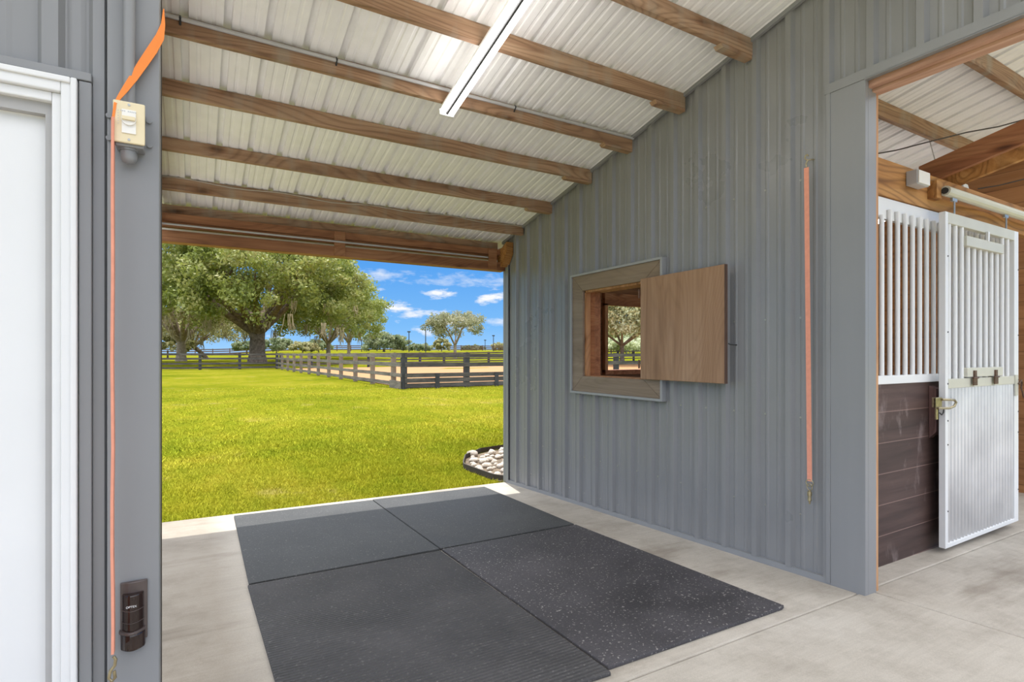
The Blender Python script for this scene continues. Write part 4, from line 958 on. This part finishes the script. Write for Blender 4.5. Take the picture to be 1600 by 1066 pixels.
# ------------------------------------------------------------------ trees
def leaves(centres, per, size, flat=.8):
    n = len(centres)*per; c = np.repeat(np.array([p for p, r in centres]), per, 0); r = np.repeat(np.array([r for p, r in centres]), per)
    d = rng.normal(size=(n, 3)); d /= np.linalg.norm(d, axis=1)[:, None]; rad = r*rng.random(n)**.45
    p = c + d*rad[:, None]*np.array([1, 1, flat])
    a = rng.normal(size=(n, 3)); a /= np.linalg.norm(a, axis=1)[:, None]; b = np.cross(a, rng.normal(size=(n, 3))); b /= np.linalg.norm(b, axis=1)[:, None]
    s = size*(.6+.8*rng.random(n))[:, None]; a = a*s; b = b*s*.5
    v = np.stack([p-a, p-b, p+a, p+b], 1).reshape(-1, 3)
    return v, np.arange(n*4).reshape(-1, 4)
def tree(u, t, label, R, top, bot, leaf, bark, tr, per=90, ncl=160, size=.16, cl=.95, fork=None, limbs=None, lean=0, moss=0, group=None, skew=0, cat='tree', name='tree', squash=1., twist=0, asym=None, bush=False):
    """R crown radius, top/bot crown rows in the photograph give heights at this distance; tr trunk radius"""
    d = ray(u, HZ); x, y = d.x*t, d.y*t; zg = ground_z(x, y)
    zt_ = CH+(HZ-top)*t/FPX; zb_ = CH+(HZ-bot)*t/FPX
    root = thing(name, (x, y, zg), label, cat, group)
    H = zt_-zb_; hf = fork if fork else max(1.0, (zb_-zg)*.75+.5)
    tb = MB(); top_p = Vector((lean, 0, hf)); r = random.Random(int(u*7+t))
    tb.tube([(0, 0, -.2), (0, 0, .0), (lean*.25, 0, hf*.35), (lean*.7, 0, hf*.8), tuple(top_p)], [tr*1.6, tr*1.25, tr*.95, tr*.9, tr*.95], 10)
    cen = []
    nb = 0 if bush else (limbs or max(5, int(R*1.2)))
    cc = Vector((skew, 0, (zb_+zt_)/2-zg))
    for i in range(nb):
        a = 2*PI*i/nb + r.uniform(-.3, .3); e = r.uniform(.15, .9)
        tip = cc + Vector((math.cos(a)*R*.85*math.cos(e), math.sin(a)*R*.85*math.cos(e), H*.5*(math.sin(e)*1.1-.25)))
        m1 = top_p.lerp(tip, .35) + Vector((0, 0, r.uniform(-.1, .25)*H*.2)); m2 = top_p.lerp(tip, .7) + Vector((r.uniform(-.4, .4), r.uniform(-.4, .4), r.uniform(0, .12)*H))
        tb.tube([tuple(top_p-Vector((0, 0, .3))), tuple(m1), tuple(m2), tuple(tip)], [tr*.6, tr*.36, tr*.2, tr*.06], 6)
        for k in range(3):
            t2 = m2 + Vector((r.uniform(-1, 1)*R*.3, r.uniform(-1, 1)*R*.3, r.uniform(-.1, .3)*H*.6)); tb.tube([tuple(m1.lerp(m2, .5)), tuple(t2)], [tr*.18, tr*.04], 5)
    o = tb.build('trunk', bark, None, smooth=True); o.parent = root
    for i in range(ncl):
        a = r.uniform(0, 2*PI); e = math.asin(r.uniform(-.55, 1)); k = r.uniform(.55, 1.0)
        rr = R*(asym(a) if asym else 1)*(1+.12*math.sin(3*a+u))
        p = cc + Vector((math.cos(a)*rr*math.cos(e)*k, math.sin(a)*rr*math.cos(e)*k, H*.5*math.sin(e)*k*(1 if e > 0 else 1.5)))
        cen.append((p, cl*R*.16*r.uniform(.7, 1.3)))
    f = np_mesh('foliage', [leaves(cen, per, size, .7)], leaf, root)
    if moss:
        for i in range(moss):
            mb = MB()
            a = r.uniform(0, 2*PI); k = r.uniform(.2, .95); p = cc + Vector((math.cos(a)*R*k, math.sin(a)*R*k, -H*r.uniform(.1, .45)))
            L = r.uniform(.8, 2.2)
            for j in range(7):
                q = p+Vector((r.uniform(-.35, .35), r.uniform(-.35, .35), 0)); mb.tube([tuple(q), tuple(q+Vector((r.uniform(-.2, .2), 0, -L*.5))), tuple(q+Vector((r.uniform(-.5, .5), 0, -L*r.uniform(.5, 1.1))))], [.05, .045, .01], 4)
            o = mb.build('hanging_moss', M['moss'], None); o.parent = root
    return root
tree(402, 62, 'huge old oak with thick trunk and hanging moss, behind the fence corner', 13.0, 350, 528, M['leaf_oak'], M['bark'], .9, per=130, ncl=600, size=.19, cl=.62, fork=3.6, moss=30)
tree(283, 74, 'mossy oak with pale trunk left of the huge oak', 8.5, 395, 540, M['leaf_moss'], M['bark_pale'], .62, per=120, ncl=230, size=.18, fork=2.8, moss=20)
tree(322, 100, 'smaller mossy oak with leaning trunk between the two big oaks', 8.0, 470, 540, M['leaf_moss'], M['bark'], .4, per=110, ncl=160, size=.22, lean=-2.2)
tree(513, 82, 'oak with forked slender trunk half hidden by the huge oak crown', 8.5, 430, 533, M['leaf_oak'], M['bark_pale'], .34, per=120, ncl=220, size=.18, moss=9)
tree(545, 100, 'oak with straight thin trunk at the right of the oak group', 6.6, 455, 533, M['leaf_oak'], M['bark_pale'], .3, per=110, ncl=150, size=.2, moss=8)
tree(711, 85, 'small lone tree with spreading grey green crown standing in the pasture', 4.6, 487, 529, M['leaf_grey'], M['bark_pale'], .26, per=70, ncl=95, size=.17, cl=1.15, fork=2.2)
tree(600, 170, 'round bushy tree with foliage down to the ground near the far fence', 7.2, 520, 549, M['leaf_far'], M['bark'], .4, per=90, ncl=120, size=.32, bush=True)
tree(972, 62, 'pale sunlit tree seen through the open shuttered window', 8.4, 430, 541, M['leaf_pale'], M['bark_pale'], .26, per=160, ncl=480, size=.17, fork=2.3, limbs=5)
for u, t, R, top, lab, lf in [(955, 120, 6, 531, 'hazy low bush in the window view, left of the trunk', 'leaf_pale'), (988, 125, 6, 530, 'hazy low bush in the window view, right of the trunk', 'leaf_pale'), (690, 175, 3.2, 529, 'yellowish conical bush behind the lone tree', 'leaf_moss'), (655, 190, 4.5, 537, 'low bush between two light poles', 'leaf_far'), (432, 150, 5.2, 529, 'round tree beyond the huge oak trunk on its right', 'leaf_far'), (386, 140, 3.6, 533, 'small tree beyond the huge oak trunk on its left', 'leaf_far'),
                        (473, 140, 3.8, 535, 'pale bush beyond the board fence, left of the forked oak', 'leaf_moss'), (498, 150, 4, 532, 'green bush directly behind the forked oak trunk', 'leaf_far'), (733, 260, 4, 540, 'low bush on the far rise right of the lone tree', 'leaf_far'), (745, 280, 4, 539, 'second low bush on the far rise right of the lone tree', 'leaf_far'), (782, 240, 5, 536, 'bush on the far rise beside the outer wall corner', 'leaf_moss'),
                        (262, 95, 4.5, 520, 'bush at the grey post edge beyond the left fence', 'leaf_moss'),
                        (940, 150, 7, 506, 'hazy far tree low in the window view, on the left', 'leaf_pale'), (1003, 140, 8, 504, 'hazy far tree low in the window view, on the right', 'leaf_pale'), (970, 185, 10, 508, 'hazy far tree behind the trunk in the window view', 'leaf_pale')]:
    tree(u, t, lab, R, top, 549, M[lf], M['bark'], .15, per=60, ncl=70, size=.30, bush=True, cat='bush' if 'bush' in lab else 'tree', name='bush' if 'bush' in lab else 'tree')
